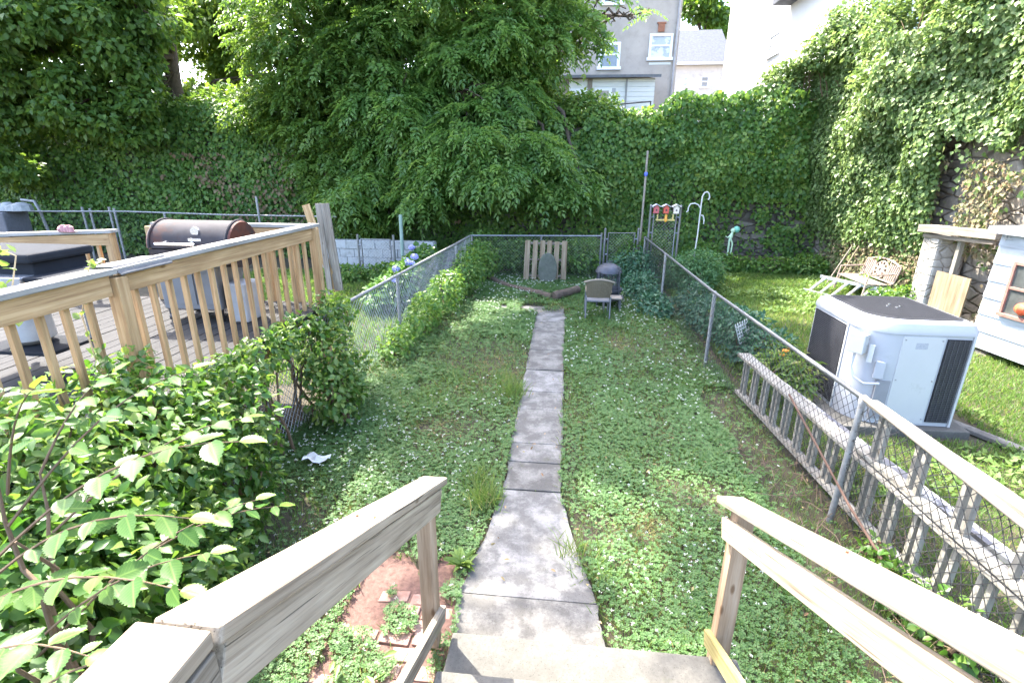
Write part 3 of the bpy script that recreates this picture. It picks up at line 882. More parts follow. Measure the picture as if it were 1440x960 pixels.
# grey shed corner at far left edge
sh = thing("garden_box", "grey storage box with a pale tarp on top at the far left edge", "storage box", (-16.5, 12.9, 0))
q_ = W(36, 330, 12.9)
m = MB(); box(m, (q_[0] - 2.4, 12.5, 0), (q_[0] - .05, 13.2, W(20, 297, 12.9)[2])); part(m, "body", plain("grey_panel", (.10, .10, .11), .7, var=.2, scale=20), sh, bevel=.03)
m = MB()
tp = W(10, 292, 12.9)
for k in range(6): lathe(m, (tp[0] - .5 + .2 * k, 12.85, tp[2] - .02), [(.25, -.05), (.22, .04 + .03 * (k % 3)), (.08, .12 + .05 * (k % 2)), (.0, .15)], 8)
part(m, "tarp", plain("pale_tarp", (.24, .25, .25), .7, var=.3, scale=8), sh, smooth=True)

# ================================================================== retaining walls and terraces
TZ = 4.0
def upper(x, y): return TZ + .4 * (fbm(x * .2, y * .2) - .5)
m = MB(); grid_sheet(m, -40, 7.7, 17.15, 70, 40, 30, lambda x, y: upper(x, y)); tag(m.build("upper_terrace", M_ground), kind="structure")
m = MB(); grid_sheet(m, 8.1, 40, -5, 70, 24, 40, lambda x, y: 4.9 + .3 * (fbm(x * .2, y * .2) - .5)); tag(m.build("side_terrace", M_ground), kind="structure")
def rough_wall(mb, x0, x1, z1, depth, nx, nz, place):
    """front face with relief, top and end faces"""
    V = []
    for j in range(nz + 1):
        for i in range(nx + 1):
            u = x0 + (x1 - x0) * i / nx; z = z1 * j / nz - .1
            rel = .16 * (fbm(u * 1.9, z * 3.1) - .5)
            V.append(place(u, rel, z))
    F = [(j * (nx + 1) + i, j * (nx + 1) + i + 1, (j + 1) * (nx + 1) + i + 1, (j + 1) * (nx + 1) + i) for j in range(nz) for i in range(nx)]
    o = len(V)
    for i in range(nx + 1):
        u = x0 + (x1 - x0) * i / nx
        V.append(place(u, -depth, z1 - .1))
    F += [(nz * (nx + 1) + i, nz * (nx + 1) + i + 1, o + i + 1, o + i) for i in range(nx)]
    e = len(V)
    V += [place(x0, -depth, -.1), place(x1, -depth, -.1)]
    F.append(tuple([e] + [j * (nx + 1) for j in range(nz + 1)] + [o]))
    F.append(tuple([j * (nx + 1) + nx for j in range(nz, -1, -1)] + [e + 1, o + nx]))
    mb.add(V, F)
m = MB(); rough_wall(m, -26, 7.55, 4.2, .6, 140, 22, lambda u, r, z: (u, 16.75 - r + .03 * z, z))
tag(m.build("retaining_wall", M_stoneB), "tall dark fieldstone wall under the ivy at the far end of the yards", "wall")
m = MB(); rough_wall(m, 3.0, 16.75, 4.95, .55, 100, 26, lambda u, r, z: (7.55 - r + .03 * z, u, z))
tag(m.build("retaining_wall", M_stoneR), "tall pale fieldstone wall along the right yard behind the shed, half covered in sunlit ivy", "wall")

# low stone edging of the raised bed at the back right
m = MB()
for k in range(16):
    x_ = 4.5 + k * .19; y_ = 15.2 + .25 * math.sin(k * .7)
    n0 = 7; rr = random.uniform(.10, .16)
    lathe(m, (x_, y_, .10), [(rr * .8, -.2), (rr, 0), (rr * .9, .1), (rr * .5, .16), (0, .17)], n0)
tag(m.build("stone_edging", M_stoneB), "low rough stone edging of the shady bed at the back right corner", "edging")
m = MB(); grid_sheet(m, 4.3, 7.5, 15.25, 16.7, 16, 8, lambda x, y: .15 + .12 * fbm(x * 2, y * 2)); tag(m.build("raised_bed", M_soil), kind="structure")

# block wall
bw = MB()
for j in range(4):
    for i in range(8):
        x0 = -7.0 + i * .41 + (j % 2) * .2
        if x0 > -3.75: continue
        box(bw, (x0, 13.62 + random.uniform(-.012, .012), j * .225 - .03), (x0 + .402, 13.9, j * .225 + .19))
box(bw, (-6.95, 13.66, -.05), (-3.5, 13.86, .84))
tag(bw.build("block_wall", M_block, bevel=.01), "low whitewashed concrete block wall with mossy joints beyond the deck", "wall")

# three leaning planks
for (bx, by, tx, ty, lab, w_) in ((470, 382, 430, 288, "orange brown plank leaning left beyond the deck corner", .17),
                                   (462, 386, 447, 286, "narrow grey plank standing upright between two wider planks", .12),
                                   (474, 380, 456, 286, "wide grey weathered plank standing upright beside the block wall", .20)):
    a_ = W(bx, by, 10.6 + (.1 if w_ > .15 else 0)); b_ = W(tx, ty, 10.75)
    a_[2] = max(a_[2] - .45, -.02)
    m = MB(); board(m, a_, b_, w_, .035, (0, -1, 0.05), 4, .002)
    tag(m.build("leaning_plank", M_deckw if "orange" in lab else M_oldw, bevel=.004), lab, "plank")
m = MB(); q_ = W(565, 345, 13.0); q2 = W(563, 302, 13.0); tube(m, [(q_[0], 13.0, 0), tuple(q2)], .045, 10)
tag(m.build("green_post", plain("pale_green_paint", (.22, .30, .25), .6), smooth=True), "pale green metal post standing behind the blue hydrangea", "post")

# ================================================================== objects at the lawn's end
# pallet
pa = thing("wooden_pallet", "pale wooden pallet leaning upright on the back fence", "pallet", (-.45, 13.1, 0))
pw = .118
for k, x in enumerate((-.97, -.77, -.585, -.41, -.225, -.03)):
    m = MB(); board(m, (x + .01 * k * .3, 12.98, .04), (x + .02, 13.22, 1.03 - .02 * (k == 4)), pw * 1.15 if k in (0, 5) else .125, .018, (0, -1, .2)); part(m, "slat", M_ply, pa, bevel=.003)
for z, y in ((.15, 13.07), (.55, 13.165), (.95, 13.26)):
    m = MB(); board(m, (-1.03, y, z), (.03, y, z), .075, .035, (0, -.2, 1)); part(m, "stringer", M_oldw, pa)
slab = MB()
sp_ = [(math.cos(a) * .23, .36 + math.sin(a) * (.40 if math.sin(a) > 0 else .42)) for a in np.linspace(0, 2 * math.pi, 22)[:-1]]
vv0 = [(-.42 + x * (1 + .1 * vn(i * .9, 2)), 12.88 + .17 * (z + .06), max(.0, z)) for i, (x, z) in enumerate(sp_)]
vv1 = [(x, y - .09, z * .985) for x, y, z in vv0]
k_ = len(vv0)
slab.add(vv0 + vv1, [tuple(range(k_)), tuple(range(2 * k_ - 1, k_ - 1, -1))] + [(i, k_ + i, k_ + (i + 1) % k_, (i + 1) % k_) for i in range(k_)])
tag(slab.build("stone_slab", plain("mossy_stone", (.085, .09, .07), .9, var=.4, scale=9, bmp=.6, second=(.09, .12, .06)), bevel=.02), "rounded dark mossy stone slab leaning against the pallet", "stone slab")
# log edging
for pts, rr, lab in (([(-2.0, 13.1, .06), (-1.4, 12.2, .05), (-.8, 11.7, .06), (-.22, 11.15, .06)], .085, "long rotten timber lying across the lawn's far end"),
                     ([(-.20, 11.1, .08), (.32, 11.75, .11)], .11, "short dark log lying at an angle beside the wicker chair")):
    m = MB()
    P_ = []
    for i in range(len(pts) - 1):
        for s in np.linspace(0, 1, 6)[:-1]: P_.append(np.array(pts[i]) * (1 - s) + np.array(pts[i + 1]) * s + RNG.normal(size=3) * .012)
    P_.append(np.array(pts[-1]))
    tube(m, P_, [rr * (1 + .15 * (random.random() - .5)) for _ in P_], 9)
    tag(m.build("log", plain("rotten_bark", (.085, .062, .045), .95, var=.5, scale=12, bmp=.9, second=(.06, .075, .03)), smooth=True), lab, "log")
# wicker chair, seen from behind
M_wick = plain("tan_wicker", (0.151, 0.122, 0.080), .75, var=.25, scale=60, bmp=.6)
M_chairf = plain("grey_chair_frame", (.16, .165, .175), .5, .4)
M_sling = plain("grey_sling", (0.144, 0.144, 0.150), .8, var=.1, scale=50)
ch = thing("wicker_chair", "outdoor chair with tan wicker back and grey metal legs facing the fire pit", "chair", (.67, 9.75, 0), 0)
hw = .25
back = MB()
nx, nz = 13, 9
V = []
for sd in (0, 1):
    for j in range(nz + 1):
        for i in range(nx + 1):
            u = -1 + 2 * i / nx
            zt = .84 + .055 * (1 - u * u)
            z = .50 + (zt - .50) * j / nz
            V.append((.67 + u * (hw + .035 * (z - .5) / .35), 9.60 - .10 * (z - .5) / .35 - .05 * (1 - u * u) + (.025 if sd else 0) , z))
o_ = (nx + 1) * (nz + 1)
F = []
for j in range(nz):
    for i in range(nx):
        a0 = j * (nx + 1) + i
        F.append((a0, a0 + 1, a0 + nx + 2, a0 + nx + 1)); F.append((o_ + a0 + nx + 1, o_ + a0 + nx + 2, o_ + a0 + 1, o_ + a0))
back.add(V, F); bk_ = part(back, "backrest", M_wick, ch)
rim = MB(); tube(rim, [(.67 + u * (hw + .035), 9.50 - .05 * (1 - u * u), .845 + .055 * (1 - u * u)) for u in np.linspace(-1.12, 1.12, 15)], .022, 7); part(rim, "top_rim", plain("pale_wicker_rim", (.19, .16, .12), .7, var=.2, scale=50), bk_, smooth=True)
ribs = MB()
for u in np.linspace(-.95, .95, 14):
    tube(ribs, [(.67 + u * hw, 9.598 - .05 * (1 - u * u), .51), (.67 + u * (hw + .03), 9.505 - .05 * (1 - u * u), .83)], .007, 4)
part(ribs, "wicker_ribs", M_wick, bk_)
m = MB(); box(m, (.67 - hw, 9.60, .40), (.67 + hw, 10.08, .435)); part(m, "seat", M_sling, ch, bevel=.012)
for sx in (-1, 1):
    x = .67 + sx * (hw + .01)
    m = MB(); tube(m, [(x, 9.52, 0), (x, 9.58, .42), (x, 9.60, .52)], .017, 8); part(m, "leg", M_chairf, ch, smooth=True)
    m = MB(); tube(m, [(x, 10.12, 0), (x, 10.06, .42), (x, 10.04, .62)], .017, 8); part(m, "leg", M_chairf, ch, smooth=True)
    m = MB(); tube(m, [(x, 10.06, .63), (x, 9.85, .655), (x, 9.56, .62)], .022, 8); part(m, "armrest", M_wick, ch, smooth=True)
ch.scale = (.88, .88, .92)
# fire pit (dark drum with domed mesh lid)
M_fp = plain("sooty_steel", (.065, .068, .08), .55, .4, var=.35, scale=8)
fp = thing("fire_pit", "dark metal patio fireplace with a domed lid and mesh sides behind the wicker chair", "fire pit", (.93, 10.75, 0))
fx, fy, fr = .93, 10.75, .265
m = MB(); lathe(m, (fx, fy, 0), [(.10, .22), (.24, .25), (.31, .34), (.33, .38), (.33, .41)], 22); part(m, "bowl", M_fp, fp, smooth=True)
m = MB(); lathe(m, (fx, fy, 0), [(.30, .76), (.30, .78), (.26, .86), (.17, .92), (.08, .95), (.0, .955)], 22); lid2 = part(m, "domed_lid", M_fp, fp, smooth=True)
m = MB(); tube(m, [(fx - .06, fy, .945), (fx - .06, fy, .99), (fx + .06, fy, .99), (fx + .06, fy, .945)], .012, 6); part(m, "handle", M_fp, lid2)
m = MB()
for k in range(40):
    a = 2 * math.pi * k / 40
    tube(m, [(fx + fr * math.cos(a), fy + fr * math.sin(a), .40), (fx + fr * math.cos(a), fy + fr * math.sin(a), .79)], .0035, 3)
for z in np.linspace(.44, .76, 9): tube(m, [(fx + fr * math.cos(a), fy + fr * math.sin(a), z) for a in np.linspace(0, 2 * math.pi, 25)], .0035, 3)
part(m, "mesh_screen", M_fp, fp)
for k in range(4):
    a = math.pi / 4 + k * math.pi / 2
    m = MB(); tube(m, [(fx + .34 * math.cos(a), fy + .34 * math.sin(a), 0), (fx + .32 * math.cos(a), fy + .32 * math.sin(a), .8)], .018, 6); part(m, "leg", M_fp, fp)
m = MB(); lathe(m, (fx, fy, 0), [(.38, .205), (.38, .225)], 22); part(m, "lower_shelf", M_fp, fp)
fp.scale = (.92, .92, .97)
# second seat half hidden behind the chair
ot = thing("side_table", "low brown side table half hidden behind the wicker chair", "table", (.98, 10.2, 0))
m = MB(); box(m, (.80, 10.13, .30), (1.18, 10.42, .33)); part(m, "tabletop", M_oldw, ot, bevel=.006)
for sx in (.83, 1.15):
    for sy in (10.16, 10.39):
        m = MB(); tube(m, [(sx, sy, 0), (sx, sy, .30)], .014, 6); part(m, "leg", M_chairf, ot)

# birdhouses on the tall gate
for k, (x, body, roof, lab) in enumerate(((2.25, (.42, .10, .10), (.62, .60, .64), "dark red birdhouse with lilac roof, leftmost on the gate"),
                                          (2.49, (.50, .09, .06), (.62, .58, .55), "bright red birdhouse in the middle of the gate top"),
                                          (2.74, (.66, .58, .48), (.70, .68, .62), "cream birdhouse at the right end of the gate top"))):
    b_ = thing("birdhouse", lab, "birdhouse", (x, 13.6, 1.78), group="birdhouses on the gate")
    m = MB(); s = .065
    prof = [(x - s, 1.72), (x + s, 1.72), (x + s, 1.86), (x, 1.93), (x - s, 1.86)]
    v = [(p[0], 13.53, p[1]) for p in prof] + [(p[0], 13.65, p[1]) for p in prof]
    m.add(v, [(0, 1, 2, 3, 4), (9, 8, 7, 6, 5)] + [(i, 5 + i, 5 + (i + 1) % 5, (i + 1) % 5) for i in range(5)])
    part(m, "body", plain("birdhouse_paint_%d" % k, body, .6), b_)
    m = MB(); board(m, (x - s - .02, 13.50, 1.868), (x - s - .02, 13.68, 1.868), .01, .01)
    for sg in (-1, 1):
        board(m, (x + sg * .052, 13.50, 1.915), (x + sg * .052, 13.68, 1.915), .125, .012, (sg * .55, 0, 1))
    part(m, "roof", plain("birdhouse_roof_%d" % k, roof, .6), b_)
    m = MB(); lathe(m, (x, 13.527, 1.80), [(.022, -.002), (.022, .004)], 12, 1); part(m, "entrance_hole", M_wire, b_)
fd = thing("hanging_feeder", "yellow wooden tray hung under the birdhouses on the gate", "bird feeder", (2.5, 13.58, 1.55))
m = MB(); box(m, (2.26, 13.53, 1.54), (2.72, 13.60, 1.575)); box(m, (2.28, 13.545, 1.575), (2.31, 13.59, 1.70)); box(m, (2.66, 13.545, 1.575), (2.69, 13.59, 1.70)); part(m, "tray", plain("yellow_wood", (.50, .40, .14), .7), fd, bevel=.004)
m = MB(); lathe(m, (2.5, 13.54, 1.60), [(.0, -.10), (.03, -.08), (.045, -.03), (.03, .03), (.035, .08), (.0, .1)], 10); part(m, "ornament", plain("amber_glass", (.72, .34, .06), .3), fd, smooth=True)
# tall pole
q_ = W(911, 212, 13.9); q2 = W(901, 330, 13.9)
tp_ = thing("tall_pole", "tall thin bleached pole with a band of blue tape beside the gates", "pole", (q2[0] - .05, 13.9, 0))
m = MB(); tube(m, [(q2[0] - .06, 13.9, 0), (q2[0], 13.9, q2[2]), (q_[0], 13.9, q_[2])], .028, 8); part(m, "shaft", M_railpipe, tp_, smooth=True)
m = MB(); q3 = W(908.5, 245, 13.9); lathe(m, q3, [(.034, -.05), (.05, 0), (.036, .05)], 8); part(m, "tape", plain("blue_tape", (.10, .14, .50), .5), tp_)
# shepherd's hook
M_wht = plain("white_enamel", (0.490, 0.490, 0.476), .4, .1, var=.05)
hk = thing("shepherd_hook", "white double shepherd hook rising from the fern bush", "garden hook", (3.0, 12.6, 0))
def hp(px, py): return tuple(W(px, py, 12.6))
b0 = W(981, 330, 12.6)
m = MB(); tube(m, [(b0[0] - .05, 12.6, 0)] + [hp(*p) for p in ((981, 330), (984, 305), (986.5, 285), (988, 276), (991, 271), (995, 270), (997.5, 273), (998, 278), (996, 281))], .016, 8); part(m, "shaft", M_wht, hk, smooth=True)
m = MB(); tube(m, [hp(*p) for p in ((985, 293), (982, 288), (977, 286), (971, 287), (968, 292), (967.5, 297), (965, 298))], .013, 8); part(m, "side_hook", M_wht, hk, smooth=True)
m = MB(); tube(m, [hp(*p) for p in ((986, 303), (988.5, 303), (990, 308), (989.5, 315))], .014, 8); part(m, "lower_hook", M_wht, hk, smooth=True)
# garden figurine
fg = thing("garden_figurine", "small pale green fairy figurine perched on the back bed's stone edging", "figurine", (5.0, 15.25, .25))
m = MB()
c0 = W(1026, 347, 15.25); zb = c0[2]
tube(m, [(c0[0] - .03, 15.25, .2), (c0[0] - .03, 15.25, zb + .18), (c0[0], 15.25, zb + .30), (c0[0] + .02, 15.25, zb + .40)], [.02, .03, .055, .03], 8)
tube(m, [(c0[0] + .05, 15.25, .2), (c0[0] + .06, 15.25, zb + .1), (c0[0], 15.25, zb + .22)], [.02, .022, .03], 7)
tube(m, [(c0[0], 15.25, zb + .34), (c0[0] - .10, 15.22, zb + .26), (c0[0] - .16, 15.2, zb + .30)], [.025, .018, .012], 6)
lathe(m, (c0[0] + .03, 15.25, zb + .46), [(.0, -.07), (.05, -.045), (.065, 0), (.045, .05), (0, .068)], 12)
part(m, "body", plain("mint_glaze", (.45, .60, .42), .5), fg, smooth=True)
m = MB(); lathe(m, (c0[0] + .14, 15.3, zb + .48), [(.0, -.10), (.07, -.07), (.10, 0), (.07, .07), (0, .10)], 12); part(m, "wings", plain("teal_glaze", (.16, .42, .33), .45), fg, smooth=True)

# ================================================================== right hand yard
# heat pump
M_hv = plain("hvac_paint", (0.365, 0.373, 0.393), .45, .15, var=.05, scale=3, second=(0.232, 0.220, 0.195), thr=(.60, .85))
M_hvp = plain("hvac_panel", (0.422, 0.426, 0.422), .45, .1, var=.04, scale=3, second=(0.232, 0.220, 0.195), thr=(.60, .85))
M_grl = plain("black_grille", (.022, .022, .026), .55, .3, var=.2, scale=30)
hv = thing("heat_pump", "large grey outdoor heat pump with black top grille behind the right fence", "heat pump", (3.85, 6.2, 0))
hx0, hx1, hy0, hy1 = 3.28, 4.37, 5.60, 6.85
def rrect(x0, y0, x1, y1, r, rfl, n=6):
    out = []
    for cx, cy, rr, a0 in ((x0 + rfl, y0 + rfl, rfl, math.pi), (x1 - r, y0 + r, r, 1.5 * math.pi), (x1 - r, y1 - r, r, 0), (x0 + r, y1 - r, r, .5 * math.pi)):
        for k in range(n + 1):
            a = a0 + k * math.pi / 2 / n
            out.append((cx + rr * math.cos(a), cy + rr * math.sin(a)))
    return out
m = MB(); prism(m, rrect(hx0, hy0, hx1, hy1, .03, .34), .08, 1.15); part(m, "casing", M_hv, hv, smooth=True)
m = MB()
loops_ = [(rrect(hx0 - .015, hy0 - .015, hx1 + .015, hy1 + .015, .06, .36), 1.14), (rrect(hx0 - .015, hy0 - .015, hx1 + .015, hy1 + .015, .06, .36), 1.185), (rrect(hx0 + .01, hy0 + .01, hx1 - .01, hy1 - .01, .07, .36), 1.255), (rrect(hx0 + .06, hy0 + .06, hx1 - .06, hy1 - .06, .08, .34), 1.28)]
v = [(x, y, z) for lp, z in loops_ for x, y in lp]; k_ = len(loops_[0][0])
m.add(v, [(i * k_ + j, i * k_ + (j + 1) % k_, (i + 1) * k_ + (j + 1) % k_, (i + 1) * k_ + j) for i in range(3) for j in range(k_)] + [tuple(range(3 * k_, 4 * k_)), tuple(range(k_ - 1, -1, -1))])
topc = part(m, "top_cover", M_hv, hv, smooth=True)
m = MB(); prism(m, rrect(hx0 + .085, hy0 + .085, hx1 - .085, hy1 - .085, .08, .33), 1.27, 1.287); part(m, "fan_grille", M_grl, topc)
m = MB()
for k in range(44):
    xx = hx0 + .14 + k * (hx1 - hx0 - .28) / 43
    tube(m, [(xx, hy0 + .14 + (max(0, .26 - (xx - hx0 - .09)) if xx < hx0 + .35 else 0), 1.291), (xx, hy1 - .12, 1.291)], .003, 3)
part(m, "grille_bars", plain("grille_bar", (.035, .037, .045), .7, 0), topc)
for dx, dy in ((-.07, 0), (.07, 0), (0, .09), (0, -.06)):
    m = MB(); lathe(m, ((hx0 + hx1) / 2 + .02 + dx, (hy0 + hy1) / 2 + dy, 1.294), [(.014, -.006), (.014, .006)], 8); part(m, "bolt", M_chrome, topc)
def louvre(lo, hi, axis):
    m = MB(); box(m, lo, hi); return m
m = MB(); box(m, (hx1 - .29, hy0 - .012, .13), (hx1 - .055, hy0 + .01, 1.10)); lv = part(m, "louvre_panel", M_grl, hv)
m = MB()
for z in np.arange(.15, 1.09, .022): box(m, (hx1 - .285, hy0 - .017, z), (hx1 - .06, hy0 - .0125, z + .006))
for xx in np.arange(hx1 - .28, hx1 - .06, .05): box(m, (xx, hy0 - .021, .14), (xx + .006, hy0 - .0175, 1.09))
part(m, "louvre_slats", plain("louvre_slat", (.07, .07, .08), .4, .3), lv)
m = MB(); box(m, (hx0 - .012, hy0 + .42, .13), (hx0 + .01, hy1 - .06, 1.10)); lv = part(m, "louvre_panel", M_grl, hv)
m = MB()
for z in np.arange(.15, 1.09, .022): box(m, (hx0 - .017, hy0 + .43, z), (hx0 - .0125, hy1 - .07, z + .006))
part(m, "louvre_slats", plain("louvre_slat", (.07, .07, .08), .4, .3), lv)
m = MB(); box(m, (hx0 + .36, hy0 - .008, .10), (hx1 - .31, hy0 + .01, 1.12)); part(m, "access_panel", M_hvp, hv, bevel=.004)
m = MB(); box(m, (hx0 + .20, hy0 - .004, .14), (hx0 + .345, hy0 + .045, .60)); part(m, "service_recess", plain("recess_grey", (.20, .20, .21), .6), hv)
for a in (hx0 + .03, hx1 - .03):
    m = MB(); box(m, (a - .012, hy0 - .016, .08), (a + .012, hy0 - .002, 1.14)) if a > hx0 + .1 else box(m, (hx0 - .014, hy0 + .385, .08), (hx0 - .002, hy0 + .41, 1.14)); part(m, "corner_post", M_hvp, hv)
for zz in (.16, .62, 1.08):
    for xx in (hx0 + .385, hx1 - .335):
        m = MB(); lathe(m, (xx, hy0 - .010, zz), [(.008, -.004), (.008, .004)], 8, 1); part(m, "screw", M_galvd, hv)
m = MB(); box(m, (hx0 + .5, hy0 - .0095, .98), (hx0 + .62, hy0 - .008, 1.05)); part(m, "rating_label", plain("label_grey", (.30, .31, .33), .5, var=.3, scale=90), hv)
# electrical box and conduit on the curved corner
m = MB(); board(m, (hx0 - .02, hy0 + .12, .88), (hx0 - .02, hy0 + .12, 1.10), .17, .11, (-.75, -.65, 0)); eb = part(m, "disconnect_box", M_hvp, hv, bevel=.008)
m = MB(); tube(m, [(hx0 - .02, hy0 + .13, .88), (hx0 - .03, hy0 + .13, .70), (hx0 + .0, hy0 + .09, .60), (hx0 + .08, hy0 + .02, .55), (hx0 + .22, hy0 - .02, .57)], .014, 8); part(m, "conduit", plain("grey_conduit", (.42, .43, .45), .5), hv, smooth=True)
m = MB(); board(m, (hx0 + .085, hy0 + .025, .80), (hx0 + .085, hy0 + .025, 1.0), .05, .012, (-.7, -.7, 0)); part(m, "white_label", M_wht, hv)
m = MB(); board(m, (hx0 + .20, hy0 + .002, .62), (hx0 + .20, hy0 + .002, .82), .10, .03, (-.3, -.95, 0)); part(m, "valve_cover", M_hv, hv, bevel=.008)
m = MB(); box(m, (3.15, 5.50, -.05), (4.52, 6.95, .075)); part(m, "concrete_pad", M_step, hv, bevel=.01)
m = MB(); board(m, (4.50, 5.95, .02), (4.86, 5.2, .03), .13, .05); tag(m.build("paving_slab", M_path, bevel=.008), "thin grey slab lying in the grass by the heat pump's pad", "slab")

# shed
sd = thing("garden_shed", "white and pale blue plank shed with a brown framed window at the right edge", "shed", (6.61, 8.60, .10), R(-82))
# own frame: x runs along the visible wall toward the viewer, the wall looks out along -y
def spart(mb, name, mat, root, smooth=False, bevel=0.0):
    mb.v = [(p[0], -p[1], p[2]) for p in mb.v]
    mb.f = [tuple(reversed(f)) for f in mb.f]
    return part(mb, name, mat, root, smooth, bevel, world=False)
M_sid = wood("white_blue_siding", (0.332, 0.375, 0.438), (0.403, 0.443, 0.491), (0.439, 0.475, 0.517), None, .7, .25, .15)
m = MB(); box(m, (0, -2.2, .0), (2.6, -.03, 1.86)); spart(m, "body", M_whitew, sd)
for k in range(7):
    m = MB()
    z = .02 + k * .265
    def pl(x0, x1):
        v = [(x0, -.028, z), (x1, -.028, z), (x1, .012, z), (x0, .012, z), (x0, -.028, min(z + .272, 1.85)), (x1, -.028, min(z + .272, 1.85)), (x1, -.006, min(z + .272, 1.85)), (x0, -.006, min(z + .272, 1.85))]
        o = random.random() * 9
        m.add(v, [(0, 3, 2, 1), (4, 5, 6, 7), (0, 1, 5, 4), (1, 2, 6, 5), (2, 3, 7, 6), (3, 0, 4, 7)], [(p[0] + o, p[1], p[2] + o) for p in v])
    pl(-.02, 2.6)
    spart(m, "siding_board", M_sid, sd)
m = MB(); box(m, (-.14, -2.4, 1.86), (2.7, .13, 1.90)); box(m, (-.14, .10, 1.80), (2.7, .135, 1.865)); spart(m, "roof", plain("grey_roof_edge", (.36, .38, .42), .7, var=.15), sd)
M_brf = plain("brown_window_frame", (.26, .13, .10), .6, var=.25, scale=14)
m = MB()
wx0, wx1, wz0, wz1 = .33, .95, .66, 1.43
for lo, hi in (((wx0, .012, wz0), (wx0 + .045, .05, wz1)), ((wx1 - .045, .012, wz0), (wx1, .05, wz1)), ((wx0 + .045, .012, wz1 - .045), (wx1 - .045, .05, wz1)), ((wx0 - .02, .012, wz0 - .05), (wx1 + .02, .065, wz0)), ((wx0 + .045, .012, (wz0 + wz1) / 2 - .02), (wx1 - .045, .045, (wz0 + wz1) / 2 + .02))):
    box(m, lo, hi)
wf = spart(m, "window_frame", M_brf, sd, bevel=.004)
M_gl = plain("dark_window_glass", (.075, .08, .075), .12, 0, var=.5, scale=4, spec=.6)
m = MB(); box(m, (wx0 + .045, .012, wz0), (wx1 - .045, .022, wz1 - .045)); spart(m, "window_pane", M_gl, wf)
m = MB(); lathe(m, (wx0 + .33, .03, wz0 + .13), [(0, -.10), (.07, -.07), (.10, 0), (.07, .07), (0, .10)], 16, 0); spart(m, "red_ornament", plain("orange_red", (.70, .12, .05), .4), wf, smooth=True)
m = MB()
for x in (.1, 1.3): box(m, (x, -.2, -.12), (x + .2, -.02, -.005))
spart(m, "footing", M_stoneB, sd)
m = MB(); box(m, (.05, .0135, 1.70), (.075, .02, 1.80)); box(m, (.10, .0135, 1.73), (.125, .02, 1.80)); box(m, (.03, .0135, 1.72), (.16, .02, 1.735)); spart(m, "wall_ornament", M_wht, sd)

# ruined doorway in the right wall
dw = thing("ruined_doorway", "crumbling rubble pillar and timber lintel doorway beside the shed", "doorway", (7.1, 10.2, 0))
m = MB(); prism(m, [(6.95, 10.45), (7.5, 10.45), (7.5, 11.0), (6.98, 10.95)], -.05, 1.62); part(m, "rubble_pillar", M_pillar, dw, bevel=.05)
m = MB(); board(m, (7.0, 11.0, 1.72), (7.05, 9.15, 1.80), .26, .14, (0, 0, 1), 5, .01); board(m, (6.96, 10.9, 1.60), (6.98, 9.2, 1.68), .06, .07, (0, 0, 1), 4, .006); part(m, "timber_lintel", M_oldw, dw, bevel=.01)
m = MB(); board(m, (7.05, 10.02, 0), (7.05, 10.02, 1.66), .07, .09, (0, 1, 0)); part(m, "door_post", M_whitew, dw, bevel=.004)
m = MB(); board(m, (6.95, 9.85, .0), (6.97, 9.87, 1.02), .85, .02, (-1, 0, 0)); part(m, "plywood_sheet", M_ply, dw)
# bench with ornate back
M_rusti = plain("aged_bench_iron", (.33, .25, .20), .75, .2, var=.3, scale=18)
M_rose = plain("blue_paint_flecks", (.16, .18, .36), .7, var=.3, scale=18)
bn = thing("garden_bench", "weathered garden bench with a pierced ornate backrest below the right wall", "bench", (6.9, 12.3, 0))
by0, by1, bx = 11.7, 13.0, 7.0
m = MB()
tubes = []
def bq(t, z): return (bx + .10 + .10 * (z - .42) / .4, by0 + (by1 - by0) * t, z)
tube(m, [bq(t, .80 + .10 * math.sin(math.pi * t)) for t in np.linspace(0, 1, 13)], .022, 6)
tube(m, [bq(t, .45) for t in np.linspace(0, 1, 5)], .02, 6)
for t in (0, .3, .7, 1): tube(m, [bq(t, .45), bq(t, .80 + .10 * math.sin(math.pi * t))], .018, 6)
for t in list(np.linspace(.05, .26, 5)) + list(np.linspace(.74, .95, 5)): tube(m, [bq(t, .45), bq(t, .82)], .02, 5)
for ra in (.09, .17):
    tube(m, [bq(.5 + ra * math.cos(a) * 1.05, .65 + ra * 1.1 * math.sin(a)) for a in np.linspace(0, 2 * math.pi, 19)], .018, 5)
for a in np.linspace(0, 2 * math.pi, 11)[:-1]: tube(m, [bq(.5 + .03 * math.cos(a), .65 + .03 * math.sin(a)), bq(.5 + .17 * math.cos(a + .3), .65 + .18 * math.sin(a + .3))], .024, 5)
part(m, "backrest", M_rusti, bn)
for k in range(4):
    m = MB(); board(m, (bx - .05 - .11 * k, by0, .42), (bx - .05 - .11 * k, by1, .42), .09, .025); part(m, "seat_slat", M_oldw, bn)
for y in (by0 + .05, by1 - .05):
    m = MB(); tube(m, [(bx + .12, y, 0), (bx + .08, y, .42), (bx - .42, y, .42), (bx - .46, y, 0)], .025, 6); tube(m, [(bx - .42, y, .42), (bx - .40, y, .62), (bx + .12, y, .65)], .02, 6); part(m, "end_frame", M_rusti, bn)
# rake handles
for (b0, t0, lab, mat) in (((6.75, 13.4, 0), (7.42, 13.6, 1.45), "long bare wooden tool handle leaning on the wall above the bench", M_ply), ((6.65, 13.6, 0), (7.40, 13.95, 1.25), "darker tool handle leaning left of the other against the wall", M_oldw)):
    m = MB(); tube(m, [b0, t0], .017, 7); tag(m.build("tool_handle", mat, smooth=True), lab, "tool handle")
